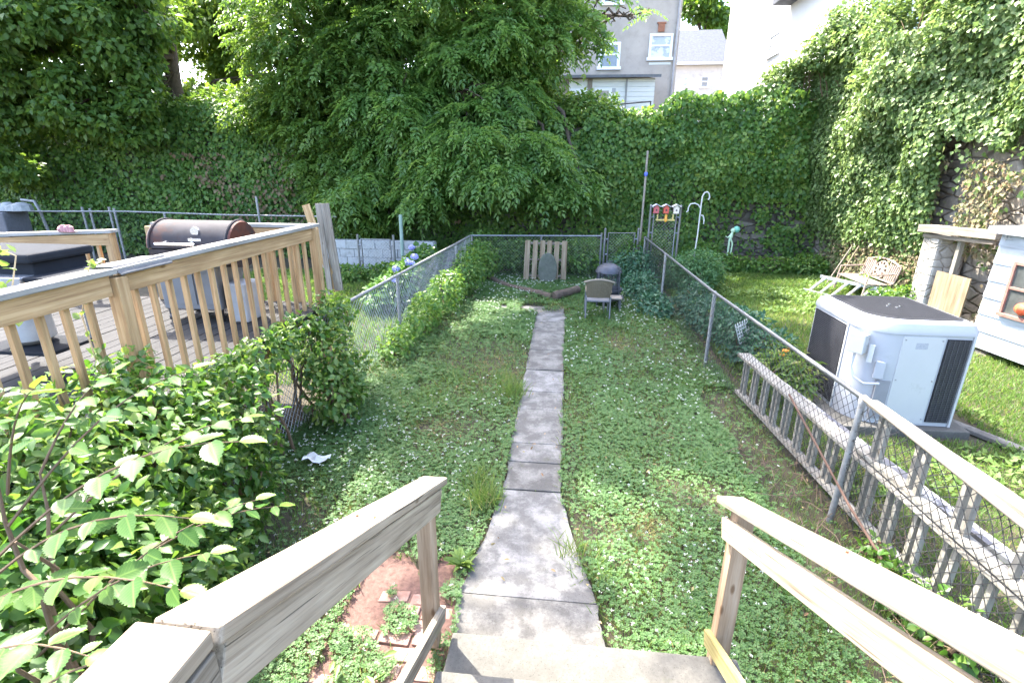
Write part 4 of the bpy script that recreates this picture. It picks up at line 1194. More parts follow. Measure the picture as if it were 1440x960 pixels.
# ladder lying on edge
ld = thing("step_ladder", "aluminium ladder lying in the grass behind the heat pump", "ladder", (6.0, 12.0, 0))
la, lb = np.array((5.75, 12.75, .05)), np.array((6.65, 10.9, .05))
off = np.array((.42, .18, .30))
M_alu = plain("aluminium", (.62, .63, .64), .35, .7, var=.08)
for o_ in (np.zeros(3), off):
    m = MB(); board(m, la + o_, lb + o_, .03, .075); part(m, "side_rail", M_alu, ld, bevel=.003)
for k in range(7):
    c_ = la + (lb - la) * (k + .5) / 7
    m = MB(); board(m, c_, c_ + off, .075, .03, (0, .3, 1)); part(m, "rung", M_alu, ld)

# white balustrade panels leaning behind the right fence
def panel(label, a, b, z0, z1, step, cap_w):
    r = thing("balustrade_panel", label, "balustrade", tuple((np.array(a) + np.array(b)) / 2) + (0,))
    a = np.array(a, float); b = np.array(b, float)
    def P3(p, z): return (p[0], p[1], z)
    m = MB(); board(m, P3(a, z1), P3(b, z1), cap_w, .036, (0, 0, 1), 6, .004); part(m, "top_rail", M_whitew, r, bevel=.005)
    m = MB(); board(m, P3(a, z0), P3(b, z0), .09, .04, (0, 0, 1), 5, .004); part(m, "bottom_rail", M_whitew, r, bevel=.005)
    L = np.linalg.norm(b - a); n_ = int(L / step)
    for k in range(n_):
        for dd in (0, .075):
            s = (k + .4) * step + dd
            if s > L: continue
            p = a + (b - a) * s / L
            m = MB(); board(m, P3(p, z0), P3(p + RNG.normal(size=2) * .006, z1), .038, .038, (0, 1, 0)); part(m, "baluster", M_whitew, r, bevel=.003)
    return r
panel("chipped white balustrade leaning low along the right fence, far lower section", (2.30, 6.35), (2.62, 2.2), .08, .58, .27, .15)
panel("chipped white balustrade raised on top of the lower one, under the bleached pipe", (2.47, 3.98), (2.60, 1.7), .64, 1.05, .42, .10)
m = MB(); board(m, (2.52, 6.2, .42), (2.95, 2.0, .52), .10, .04, (0, 0, 1), 5, .003); tag(m.build("painted_plank", plain("dark_grey_paint", (.09, .09, .10), .6, second=(.4, .4, .39), thr=(.5, .6)), bevel=.004), "dark painted plank lying behind the balustrade by the right fence", "plank")
m = MB(); tube(m, [(2.20, 4.75, .75), (2.26, 3.6, .35), (2.36, 2.75, .05)], .010, 7); tag(m.build("rusty_rod", plain("dark_rust", (.075, .042, .03), .9), smooth=True), "rusty brown rod leaning through the right chain link fence", "rod")
# small white lattice
lt = MB()
for k in range(6):
    lt_a = np.array((2.55, 7.25, .42)); 
    board(lt, lt_a + np.array((.05 * k, .06 * k, 0)), lt_a + np.array((.05 * k - .12, .06 * k - .05, .30)), .02, .008, (.7, -.7, .3))
    board(lt, lt_a + np.array((-.02 * k, -.01 * k, .05 * k)), lt_a + np.array((-.02 * k + .26, -.01 * k + .31, .05 * k)), .02, .008, (.7, -.7, .3))
tag(lt.build("lattice_panel", M_wht), "small white lattice scrap lying among plants behind the right fence", "lattice")
# scrap of white paper
m = MB()
pc = np.array((-2.33, 4.10, .06))
pv = [pc + np.array((.06 * i - .12, .04 * j - .02 + .015 * math.sin(i * 2.1), .02 * math.sin(i * 1.7 + j * 2.0) + .05)) for j in range(4) for i in range(5)]
m.add(pv + [p - np.array((0, 0, .004)) for p in pv], [(j * 5 + i, j * 5 + i + 1, (j + 1) * 5 + i + 1, (j + 1) * 5 + i) for j in range(3) for i in range(4)] + [(20 + j * 5 + i, 20 + (j + 1) * 5 + i, 20 + (j + 1) * 5 + i + 1, 20 + j * 5 + i + 1) for j in range(3) for i in range(4)])
tag(m.build("paper_scrap", M_wht), "crumpled white paper scrap lying in the clover by the left fence", "paper")
# ================================================================== houses beyond the wall
def window(root, mat_pane, x0, x1, z0, z1, y, fr=.09, facing='-y', sash=True):
    """a window in a wall that looks along -y at plane y (or -x at plane y)"""
    def bx(mb, a0, a1, b0, b1, d0, d1):
        if facing == '-y': box(mb, (a0, y - d1, b0), (a1, y - d0, b1))
        else: box(mb, (y - d1, a0, b0), (y - d0, a1, b1))
    m = MB()
    bx(m, x0, x0 + fr, z0, z1, -.02, .05); bx(m, x1 - fr, x1, z0, z1, -.02, .05)
    bx(m, x0 + fr, x1 - fr, z1 - fr, z1, -.02, .05); bx(m, x0 - .06, x1 + .06, z0 - .12, z0, -.02, .09)
    if sash: bx(m, x0 + fr, x1 - fr, (z0 + z1) / 2 - .035, (z0 + z1) / 2 + .035, -.02, .035)
    w = part(m, "window", M_wtrim, root)
    m = MB(); bx(m, x0 + fr, x1 - fr, z0, z1 - fr, -.015, .004); part(m, "pane", mat_pane, w)
    return w
M_wtrim = plain("white_trim", (.70, .70, .70), .5, var=.05)
M_pane = plain("house_window_glass", (.10, .12, .14), .08, 0, var=.4, scale=1.2, spec=.8)
M_pane2 = plain("pale_blind", (.34, .37, .40), .3, 0, var=.2, scale=2, second=(.55, .57, .58), thr=(.5, .52))
M_stucco = plain("grey_stucco", (0.360, 0.317, 0.274), .92, var=.14, scale=1.2, bmp=.2, second=(0.280, 0.250, 0.214), thr=(.5, .75))
M_wstucco = plain("white_stucco", (.74, .73, .71), .9, var=.05, scale=1.5)
M_sidw = plain("white_clapboard", (.62, .62, .58), .7, var=.07, scale=2)
M_roofd = plain("dark_shingle", (.07, .075, .09), .85, var=.35, scale=6, bmp=.4)
M_brick = plain("brown_vent", (.26, .11, .06), .8, var=.3, scale=12)

gh = thing("grey_house", "tall grey stucco house behind the wall with white framed windows", "house", (1.0, 27, 4))
HY = 25.0
q_ = W(957, 0, HY); qb = W(950, 140, HY)
hx = (q_[0] + qb[0]) / 2
m = MB(); box(m, (-6.5, HY, 3.6), (hx, HY + 11, 13.5)); part(m, "wall", M_stucco, gh)
m = MB(); box(m, (-6.7, HY - .3, 13.5), (hx + .2, HY + 11.2, 13.75)); part(m, "roof", M_roofd, gh)
def wpx(px0, py0, px1, py1, Y):
    a, b = W(px0, py0, Y), W(px1, py1, Y)
    return a[0], b[0], b[2], a[2]
window(gh, M_pane2, *wpx(914, 48, 944, 81, HY), HY, .10)
window(gh, M_pane, *wpx(843, 60, 871, 94, HY), HY, .12)
window(gh, M_pane, *wpx(848, -32, 876, 3, HY), HY, .12)
window(gh, M_pane2, *wpx(914, -62, 944, -28, HY), HY, .10)
m = MB(); a = wpx(926, 34, 934, 45, HY); box(m, (a[0], HY - .06, a[2]), (a[1], HY + .01, a[3])); box(m, (a[0] - .05, HY - .07, a[3] + .003), (a[1] + .05, HY + .01, a[3] + .06)); part(m, "wall_vent", M_brick, gh)
m = MB(); a = wpx(913, 83, 943, 91, HY); box(m, (a[0], HY - .012, a[2]), (a[1], HY + .01, a[3] - .14)); part(m, "pale_patch", M_sidw, gh)
m = MB(); tube(m, [(hx - .12, HY - .08, 4), (hx - .12, HY - .08, 13.4)], .05, 8); part(m, "downpipe", plain("grey_pipe", (.30, .29, .29), .6), gh)
# lean-to
ln = thing("porch_extension", "white clapboard lean-to with a dark flat roof against the grey house", "extension", (1.5, 23, 4))
LY = 22.5
ax0, ax1, az0, az1 = wpx(801, 110, 917, 165, LY)
m = MB()
z = 3.7
while z < az1 - .05:
    box(m, (ax0 + .35, LY + random.uniform(-.006, .006), z), (ax1, LY + 2.4, min(z + .165, az1 - .03))); z += .175
box(m, (ax0, LY + .03, 3.6), (ax1 - .03, LY + 2.45, az1 - .04)); part(m, "wall", M_sidw, ln)
m = MB(); v = [(ax0 - .3, LY - .25, az1 - .03), (ax1 + .18, LY - .25, az1 - .03), (ax1 + .18, LY + 2.5, az1 + .38), (ax0 - .3, LY + 2.5, az1 + .38)]
v = v + [(p[0], p[1], p[2] + .10) for p in v]
m.add(v, [(3, 2, 1, 0), (4, 5, 6, 7), (0, 1, 5, 4), (1, 2, 6, 5), (2, 3, 7, 6), (3, 0, 4, 7)]); part(m, "roof", plain("tar_roof", (.11, .115, .125), .8, var=.3), ln)
for px in (830, 881.5):
    a = W(px, 115, LY); m = MB(); box(m, (a[0] - (.09 if px < 850 else .03), LY - .05, 3.7), (a[0] + (.09 if px < 850 else .03), LY - .01, az1 - .05)); part(m, "corner_trim", M_oldw if px < 850 else plain("grey_seam", (.25, .25, .24), .7), ln)
a = wpx(837, 124, 858, 165, LY); m = MB(); box(m, (a[0], LY - .05, 3.7), (a[1], LY - .01, a[3])); dr = part(m, "door", M_wtrim, ln)
m = MB(); a2 = wpx(841, 128, 855, 146, LY); box(m, (a2[0], LY - .06, a2[2]), (a2[1], LY - .045, a2[3])); part(m, "door_pane", plain("curtain_glass", (.30, .27, .22), .3, var=.4, scale=3), dr)
a = wpx(802, 125, 825, 165, LY); m = MB(); box(m, (a[0], LY - .04, 3.7), (a[1], LY + .02, a[3])); part(m, "white_door", M_wtrim, ln)
m = MB(); box(m, (W(868, 0, LY)[0], LY - .03, W(0, 136, LY)[2]), (W(874, 0, LY)[0], LY - .004, W(0, 131, LY)[2])); part(m, "house_number", plain("grey_plate", (.35, .36, .36), .6), ln)
# railing wire on wall top
ra, rb = W(845, 149, 19.5), W(915, 143, 19.5)
m = MB(); tube(m, [tuple(ra), tuple(rb)], .025, 6); tube(m, [(ra[0] + .6, 19.5, 3.8), tuple(ra + np.array((.6, 0, .02)))], .025, 6); tube(m, [(rb[0], 19.5, 3.8), tuple(rb)], .025, 6)
tag(m.build("terrace_railing", M_wire), "thin dark pipe railing in front of the white lean-to", "railing")

# white stucco house, its lit side looks at the yard
wh = thing("white_house", "bright white stucco house beyond the right end of the ivy wall", "house", (12, 26, 5))
WX = 8.5
m = MB(); box(m, (WX, 18.0, 4.6), (WX + 9, 33.4, 13.8)); part(m, "wall", M_wstucco, wh)
m = MB(); box(m, (WX - .35, 17.7, 13.8), (WX + 9.3, 33.8, 14.0)); part(m, "roof", M_roofd, wh)
def onX(px, py):
    lo_, hi_ = 5.0, 60.0
    for _ in range(50):
        mid = (lo_ + hi_) / 2
        if W(px, py, mid)[0] < WX: lo_ = mid
        else: hi_ = mid
    return W(px, py, lo_)
a, b = onX(1084, 50), onX(1096, 71)
window(wh, M_pane2, min(a[1], b[1]), max(a[1], b[1]), b[2], a[2], WX, .12, facing='-x')
a = onX(1112, 6); b = onX(1205, 8)
m = MB(); box(m, (WX - .7, b[1] - 1.0, a[2] - .05), (WX - .003, a[1], a[2] + .22)); bay = part(m, "eave_board", M_roofd, wh)
m = MB(); box(m, (WX - .55, b[1] - .9, a[2] + .223), (WX - .003, a[1] - .1, a[2] + 1.5)); part(m, "bay_wall", M_sidw, wh)
# far house between them
fh = thing("far_house", "small pale house with a dark roof far behind between grey and white houses", "house", (10, 47, 5))
FY = 45.0
a = wpx(949, 89, 1017, 140, FY)
m = MB(); box(m, (a[0] - 2, FY, 4.2), (a[1] + .5, FY + 6, a[3])); part(m, "wall", plain("cream_render", (.50, .46, .42), .9, var=.15, scale=1.0, second=(.36, .31, .27), thr=(.55, .7)), fh)
m = MB(); rz = W(0, 74, FY)[2]
v = [(a[0] - 2.3, FY - .4, a[3] - .05), (a[1] + .35, FY - .4, a[3] - .05), (a[1] + .0, FY + 3, rz + 1.4), (a[0] - 2.3, FY + 3, rz + 1.4), (a[1] + .35, FY + 6.4, a[3] - .05), (a[0] - 2.3, FY + 6.4, a[3] - .05)]
m.add(v, [(0, 1, 2, 3), (3, 2, 4, 5), (1, 4, 2), (0, 3, 5), (0, 5, 4, 1)]); part(m, "roof", M_roofd, fh)
m = MB(); box(m, (a[0] - 2.3, FY - .45, a[3] - .18), (a[1] + .4, FY - .403, a[3] - .02)); part(m, "eaves_board", M_wtrim, fh)
window(fh, M_pane2, *wpx(960, 107, 968, 121, FY), FY, .12)
window(fh, M_pane, *wpx(986.5, 108, 995, 122, FY), FY, .05)
# grey house glimpsed through the left trees
lh = thing("sided_house", "grey sided house glimpsed through gaps in the left trees", "house", (-14, 29, 4))
lz = W(270, 128, 28)[2]
m = MB(); z = 3.6
while z < lz: box(m, (-19, 28 + random.uniform(-.01, .01), z), (-10.6, 34, z + .19)); z += .2
part(m, "wall", plain("grey_siding", (.30, .32, .35), .7, var=.06), lh)
m = MB(); box(m, (-19.3, 27.6, lz + .03), (-10.3, 34.3, lz + .25)); part(m, "roof", M_roofd, lh)
window(lh, M_pane, -13.2, -12.2, lz - 1.9, lz - .6, 28.0, .1)

# ================================================================== trees
def tree(name, label, trunk_base, trunk_top, r0, blobs, kind, n, mat, size=.14, hole=.38, limbr=.05, group=None, pin=None, col=(.5, .6), hs=.9, shell=.45, aspect=.75, bark=None):
    t = thing(name, label, "tree", tuple(trunk_base), group=group)
    m = MB()
    tb, tt = np.array(trunk_base, float), np.array(trunk_top, float)
    pts = [tb + (tt - tb) * s + RNG.normal(size=3) * .06 * (0 < s < 1) for s in np.linspace(0, 1, 7)]
    tube(m, pts, [r0 * (1 - .5 * s) for s in np.linspace(0, 1, 7)], 10)
    for b in blobs:
        c = np.array(b[:3])
        s0 = min(1, max(.25, (c[2] - tb[2]) / max(.1, tt[2] - tb[2]) * .75))
        st_ = tb + (tt - tb) * min(s0, .95)
        limbs(m, st_, [(c, limbr * .3)], r0 * .38)
        for _ in range(5):
            e = c + rdir(1)[0] * np.array(b[3:]) * .8
            limbs(m, c, [(e, .006)], limbr * .5, .12, 4)
    part(m, "trunk", bark or M_bark, t, smooth=True)
    Lv = Leaves()
    subs = []
    for b in blobs:                      # boughs: flattened clumps standing off the limb's end
        b = np.array(b)
        kk_ = int(6 + 5 * min(2.0, b[3]))
        for _ in range(kk_):
            dr_ = rdir(1)[0]; f = random.uniform(.28, .5)
            subs.append(tuple(b[:3] + dr_ * b[3:] * random.uniform(.45, .95)) + (b[3] * f, b[4] * f, b[5] * f * .62))
    P, D = blob_points(subs, n, shell, hole, .5, hs)
    if kind == 'pinnate':
        pinnate(Lv, P, D, **(pin or {}), col=col)
    else:
        simple_leaves(Lv, P, D, size, aspect, .55, .5, col)
    Lv.build("crown", tpl_quad(), mat, t)
    return t
def bl(px, py, Y, r, sy=.8, sz=.8):
    c = W(px, py, Y); return (c[0], c[1], c[2], r, r * sy, r * sz)
# the big drooping trees in the middle, rooted on the terrace
tree("drooping_tree", "big tree with long drooping sprays hanging low over the wall in the middle", (-1.6, 17.9, 3.8), (-1.2, 17.0, 10.5), .22,
     [bl(600, 235, 14.9, 1.5, .7, .75), bl(700, 215, 14.7, 1.5, .7, .7), bl(770, 250, 14.9, .95, .7, .65), bl(650, 130, 15.4, 1.9, .8, .9), bl(560, 150, 15.2, 1.5, .8, .9),
      bl(690, 250, 14.3, .95, .8, .6), bl(520, 265, 15.0, 1.1, .8, .9), bl(820, 262, 15.2, .6, .7, .6), bl(505, 215, 15.4, 1.0, .7, .8), bl(745, 165, 16.0, .8, .8, .7)],
     'pinnate', 6500, L_tree, hole=.30, pin=dict(length=.50, pairs=5, leaflet=.20, width=.078, droop=.6))
tree("overhanging_tree", "tall tree whose leafy crown fills the upper middle and reaches across the grey house", (-.5, 18.5, 3.8), (-.8, 18.2, 12.5), .13,
     [bl(735, 60, 16.5, 1.6, .8, .9), bl(650, 30, 16.0, 2.1, .8, 1.0), bl(815, 45, 16.5, .8, .8, .9), bl(865, 22, 16.6, .6, .8, .45), bl(770, 110, 17.0, .5, .7, .9), bl(720, -50, 16.5, 2.6, .9, .8),
      bl(840, 0, 16.4, .8, .7, .5), bl(560, -20, 16.5, 2.2, .9, .9), bl(790, -60, 16.3, 1.2, .9, .6), bl(905, 18, 16.6, .32, .7, .4), bl(882, 24, 16.6, .4, .7, .5), bl(850, 25, 16.6, .5, .7, .7)],
     'pinnate', 7500, L_tree, hole=.30, pin=dict(length=.46, pairs=5, leaflet=.175, width=.075, droop=.5), col=(.55, .6))
tree("shady_tree", "dark dense tree left of the drooping tree with leaves hanging to the fence line", (-5.6, 17.8, 3.8), (-5.8, 17.2, 11.5), .24,
     [bl(420, 80, 15.6, 1.7, .8, .9), bl(470, 130, 15.6, 1.6, .8, .9), bl(385, 150, 15.8, 1.1, .8, .8), bl(430, 0, 15.8, 2.0, .9, .9), bl(372, 60, 16.2, 1.0, .8, .9), bl(530, 60, 15.9, 1.7, .8, .9),
      bl(460, 250, 15.4, 1.1, .7, .9), bl(500, 300, 15.0, .8, .7, .6), bl(420, 200, 15.8, 1.1, .8, .8), bl(540, 300, 15.2, .6, .7, .6),
      (-5.4, 12.6, 11.0, 2.2, 1.9, 1.5), (-6.6, 12.4, 12.6, 2.0, 1.8, 1.4), (-3.6, 12.6, 11.4, 2.1, 1.8, 1.4), (-5.0, 14.6, 12.8, 2.4, 2.0, 1.6), (-2.6, 13.8, 11.2, 1.9, 1.7, 1.3), (-4.55, 8.75, 12.2, .9, .8, .6), (-6.3, 10.4, 12.4, 1.5, 1.3, .9), (-4.4, 10.6, 12.0, 1.4, 1.2, .9)],  # high boughs out of view, added to cast shade on the lawn
     'pinnate', 14500, L_treeD, hole=.33, pin=dict(length=.46, pairs=5, leaflet=.175, width=.08, droop=.5), col=(.5, .6))
tree("vine_covered_tree", "massive dark vine-covered tree filling the upper left corner", (-13.0, 17.6, 3.8), (-12.9, 16.8, 12.5), .26,
     [(-12.9, 16.9, 5.2, .7, .6, 1.3), (-12.9, 16.8, 7.0, .8, .6, 1.3), bl(60, 60, 14.8, 2.4, .8, 1.0), bl(130, 50, 14.8, 1.7, .8, 1.2), bl(180, 100, 15.0, .9, .8, 1.7), bl(20, 140, 14.8, 1.9, .8, .9), bl(110, 150, 14.8, 1.6, .8, .8), bl(-60, 60, 14.6, 2.5, .8, 1.0), bl(100, -50, 15.0, 2.6, .9, .9), bl(190, 10, 15.0, .9, .8, 1.2), bl(-30, 220, 14.8, 1.6, .8, .8), bl(180, 170, 15.0, 1.0, .8, .8)],
     'simple', 60000, L_treeD, size=.17, hole=.32, col=(.5, .7), hs=.8, shell=.5)
tree("backlit_tree", "yellow green sunlit tree glowing through the gap at upper left", (-9.2, 22.0, 3.9), (-9.3, 22, 9.5), .16,
     [bl(270, 60, 21, 2.6, .8, 1.2), bl(300, 120, 20.5, 1.6, .8, .8), bl(255, 20, 21, 1.8, .8, .9), bl(240, 140, 20, 1.0, .8, .7), bl(320, 20, 21, 1.8)],
     'simple', 15000, L_treeY, size=.19, hole=.42, col=(.7, .6), hs=.7)
tree("far_tree", "airy tree rising behind the far pale house", (12.5, 58, 5), (12.3, 58, 15), .5,
     [bl(985, 35, 58, 3.6, .8, .9), bl(1000, 0, 58, 3.0), bl(965, 60, 57, 2.2), bl(1010, 55, 57, 2.0), bl(975, 15, 58, 2.2)],
     'simple', 4200, L_treeY, size=.5, hole=.5, col=(.3, .6), hs=.35)

# ================================================================== bushes on the terrace edge and ivy
def shrub(name, label, blobs, n, size, mat, aspect=.7, hole=.3, tplt=None, base=None, col=(.5, .7), hs=1.4, cat="shrub", stems=True, shell=.35, group=None):
    b0 = np.array(blobs[0][:3]); zb = base if base is not None else 0.0
    t = thing(name, label, cat, (b0[0], b0[1], zb), group=group)
    if stems:
        m = MB()
        for b in blobs:
            for _ in range(4):
                e = np.array(b[:3]) + rdir(1)[0] * np.array(b[3:]) * .75
                limbs(m, (b[0] + random.uniform(-.1, .1), b[1] + random.uniform(-.1, .1), zb - .05), [(e, .004)], .014, .12, 5)
        if len(blobs) > 1: tube(m, [(b[0], b[1], zb + .01) for b in blobs], .009, 5)
        part(m, "stems", M_twig, t)
    Lv = Leaves(); P, D = blob_points(blobs, n, shell, hole, .5, hs)
    P[:, 2] = np.maximum(P[:, 2], zb + .02)
    simple_leaves(Lv, P, D, size, aspect, .35, .8, col)
    Lv.build("foliage", tplt or tpl_quad(), mat, t)
    return t
def ivy_sheet(Lv, n, place, u0, u1, v0, v1, dens, bulge, size, out, lean=.5, col=(.5, .6)):
    """leaves over a wall: place(u, v, offset) -> xyz; out = outward unit vector"""
    U = RNG.uniform(u0, u1, n); V = RNG.uniform(v0, v1, n)
    keep = RNG.random(n) < np.clip(dens(U, V), 0, 1)
    U, V = U[keep], V[keep]
    B = bulge(U, V)
    off = B * (.35 + .65 * RNG.random(len(U)) ** .6)
    P = place(U, V, off)
    k = len(P)
    o = np.array(out, float)
    # slope of the bulge tips the leaves
    e = .12
    du = (bulge(U + e, V) - bulge(U - e, V)) / (2 * e); dv = (bulge(U, V + e) - bulge(U, V - e)) / (2 * e)
    side = np.array((abs(o[1]), abs(o[0]), 0))
    N = unit(o[None, :] - side[None, :] * du[:, None] * .9 + np.array((0, 0, 1.0))[None, :] * (lean - dv[:, None] * .9) + RNG.normal(size=(k, 3)) * .38)
    A = unit(np.array((0, 0, -1.0)) + RNG.normal(size=(k, 3)) * .5)
    L = size * (.6 + .8 * RNG.random(k))
    C = np.clip(col[0] + col[1] * (RNG.random(k) - .5) + .5 * (fbm(U * .7, V * .7) - .5), 0, 1)
    Lv.add(P, A, N, L, L * .85, C)
def lump(U, V, a, b): return a + b * (fbm(U * .75 + 3, V * .85 + 8) * .75 + .35 * vn(U * 2.3, V * 2.3))
# back wall ivy: right part (dense upper, thinner lower)
Lv = Leaves()
top_r = lambda U: np.interp(U, [-.5, 1.2, 2.3, 3.0, 4.5, 6, 7.6], [4.0, 4.05, 4.3, 4.85, 4.95, 4.95, 4.6]) + .9 * (fbm(U * 1.5, U * .3 + 4) - .5) + .25 * (vn(U * 5, 3.3) - .5)
def dens_r(U, V):
    return np.where(V > top_r(U), 0, np.where(V > 2.5, 1.0, .30 + 1.3 * (fbm(U * 2.2 + 2, V * .7) - .4) + .25 * (V - 1.2) * (V > 1.2))) * (1 - .8 * ((U > 4.9) & (V < 1.9) & (fbm(U * 1.2, V * 1.1 + 7) > .48)))
def bul_r(U, V): return np.interp(V, [0, 1.4, 2.4, 3.4, 4.6, 5.2], [.12, .14, .45, .80, .75, .45]) * (.25 + 1.5 * fbm(U * 1.0 + 3, V * 1.1 + 8) ** 1.3)
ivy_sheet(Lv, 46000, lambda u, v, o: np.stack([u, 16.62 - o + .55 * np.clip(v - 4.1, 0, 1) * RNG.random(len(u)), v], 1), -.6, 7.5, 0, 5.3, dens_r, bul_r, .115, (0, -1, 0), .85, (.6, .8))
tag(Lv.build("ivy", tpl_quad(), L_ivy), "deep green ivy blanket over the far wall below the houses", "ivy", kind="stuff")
# behind the trees and the left bank
Lv = Leaves()
def dens_m(U, V): return .45 + .9 * (fbm(U * 1.1, V * .9 + 5) - .3) + .6 * (V > 2.2)
def bul_m(U, V): return np.interp(V, [0, 2, 4], [.12, .2, .5]) * (.5 + fbm(U * .9, V * .8))
ivy_sheet(Lv, 26000, lambda u, v, o: np.stack([u, 16.62 - o, v], 1), -7, -.4, 0, 4.4, dens_m, bul_m, .105, (0, -1, 0), .6, (.55, .6))
def bul_l(U, V): return np.interp(V, [0, 1.2, 2.4, 4.2, 5], [.9, .8, .6, .5, .3]) * (.45 + 1.0 * fbm(U * .7 + 9, V * .9 + 2))
ivy_sheet(Lv, 60000, lambda u, v, o: np.stack([u, 16.6 - o, v], 1), -22, -6.6, 0, 4.7, lambda U, V: .35 + 1.1 * (fbm(U * .9 + 4, V * .9) - .22), bul_l, .125, (0, -1, 0), .6, (.6, .7))
tag(Lv.build("ivy_bank", tpl_quad(), L_ivy), "shaded ivy and creepers covering the left half of the far wall", "ivy", kind="stuff")
Lv = Leaves()
ivy_sheet(Lv, 2600, lambda u, v, o: np.stack([u, 16.5 - o * 1.1, v], 1), -13, -2.2, .3, 3.2, lambda U, V: (fbm(U * .8 + 31, V * .7 + 3) > .56) * 1.0, bul_l, .12, (0, -1, 0), .2, (.3, .8))
tag(Lv.build("dry_creeper", tpl_quad(), L_dry), "brown withered creeper patches on the left bank", "creeper", kind="stuff")
Lv = Leaves()
ivy_sheet(Lv, 12000, lambda u, v, o: np.stack([7.42 - o, u, v], 1), 8, 15.5, .2, 3.0, lambda U, V: (fbm(U * .9 + 3, V * .8 + 3) > .43) * 1.0, lambda U, V: .20 + 0 * U, .075, (-1, 0, 0), .2, (.4, .8))
tag(Lv.build("dry_vine", tpl_quad(), leafmat("pale_dry_vine", [(.30, .22, .13), (.24, .20, .12), (.13, .16, .06), (.34, .29, .20)], .3, .8)), "pale dry vine stems and leaves on the lower right wall", "creeper", kind="stuff")
# right wall ivy
Lv = Leaves()
def dens_w(U, V): return np.where(V > 2.4, 1, np.where(V > 1.2, .45 + 1.4 * (fbm(U * 1.2, V * 1.1) - .42), .08 + 1.4 * (fbm(U * 1.3, V * 1.3) - .45))) * (1 - .97 * ((U < 11.2) & (V < 3.0 + .9 * fbm(U * 1.5, V * 1.5))))
def bul_w(U, V): return np.interp(V, [0, 1, 2.2, 3.6, 5], [.10, .14, .38, .7, .85]) * (.3 + 1.3 * fbm(U * .95 + 5, V * 1.0 + 1)) * np.clip((U - 9.2) / 2.5, .35, 1)
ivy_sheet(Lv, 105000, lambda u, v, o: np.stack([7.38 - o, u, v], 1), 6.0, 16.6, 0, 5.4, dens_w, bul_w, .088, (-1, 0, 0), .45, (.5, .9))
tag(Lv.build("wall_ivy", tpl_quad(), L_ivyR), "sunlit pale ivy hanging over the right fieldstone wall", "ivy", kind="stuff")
# overgrowth on the right wall
for k, (lab, bls, n) in enumerate((
    ("tangled sunlit vine thicket at the corner where the two walls meet", [(7.5, 16.2, 5.1, .9, .9, .8), (7.7, 15.2, 5.8, 1.1, 1.0, 1.0), (7.1, 15.6, 4.7, .7, .9, .6), (8.0, 16.4, 6.1, .8, .8, .7), (6.3, 16.4, 5.1, .7, .6, .5), (6.9, 16.1, 5.8, .8, .7, .6), (5.9, 16.6, 5.2, .6, .6, .45), (7.3, 15.8, 6.4, .8, .8, .6)], 15000),
    ("big billowing sunlit vine thicket on top of the right wall, middle of the three", [(7.6, 13.6, 5.8, 1.1, 1.2, .9), (7.9, 12.9, 6.7, 1.3, 1.3, .9), (7.1, 13.2, 4.7, .7, 1.2, .7), (7.8, 14.2, 6.9, 1.0, 1.0, .8)], 15000),
    ("nearest sunlit vine thicket on the right wall top above the shed", [(7.6, 11.2, 5.5, 1.1, 1.4, .9), (8.0, 10.2, 6.2, 1.4, 1.5, 1.0), (7.9, 11.6, 6.4, 1.0, 1.0, .8), (7.6, 11.4, 4.7, .6, 1.0, .6), (8.3, 9.6, 5.2, 1.1, 1.2, .9)], 14000))):
    shrub("vine_thicket", lab, bls, int(n * 1.7), .105, L_ivyR, .8, .38, base=4.6, col=(.6, .7), hs=1.0, cat="vine thicket", group="vine thickets on the right wall")
m = MB(); q_ = W(1123, 150, 16.3); tube(m, [(q_[0], 16.3, q_[2] - .75), tuple(q_)], .085, 8); tag(m.build("weathered_post", M_ply, smooth=True), "stubby weathered post poking out of the ivy at the wall corner", "post")
# bushes on the terrace edge left of the grey house, breaking the skyline
shrub("terrace_bush", "dark bush on the wall top behind the drooping tree", [(-3.4, 17.8, 4.9, 1.6, .9, 1.1), (-1.2, 17.7, 4.6, 1.2, .8, .8)], 9000, .13, L_treeD, .75, .3, base=4.0)
shrub("terrace_bush", "bright bush hanging over the wall top just left of the white lean-to", [(.5, 17.2, 4.4, 1.0, .8, .55), (1.5, 16.9, 4.05, .7, .6, .35), (2.2, 16.8, 4.1, .6, .5, .35)], 6500, .12, L_ivy, .8, .25, base=4.0, col=(.7, .6))
for lab, bls, n_ in (("broad shaded bush on the wall top right under the vine-covered tree", [(-11, 17.2, 4.3, 2.4, .9, .9), (-8.6, 17.2, 4.2, 1.4, .9, .8)], 7500),
                     ("shaded bush on the wall top left of the vine-covered tree's trunk", [(-14.5, 17.2, 4.2, 2.2, .9, .9)], 4500),
                     ("outermost dark bush on the wall top at the picture's left edge", [(-18.5, 17, 4.4, 2.2, 1, 1.1)], 4500)):
    shrub("terrace_bush", lab, bls, n_, .15, L_treeD, .75, .3, base=4.0, col=(.55, .7))

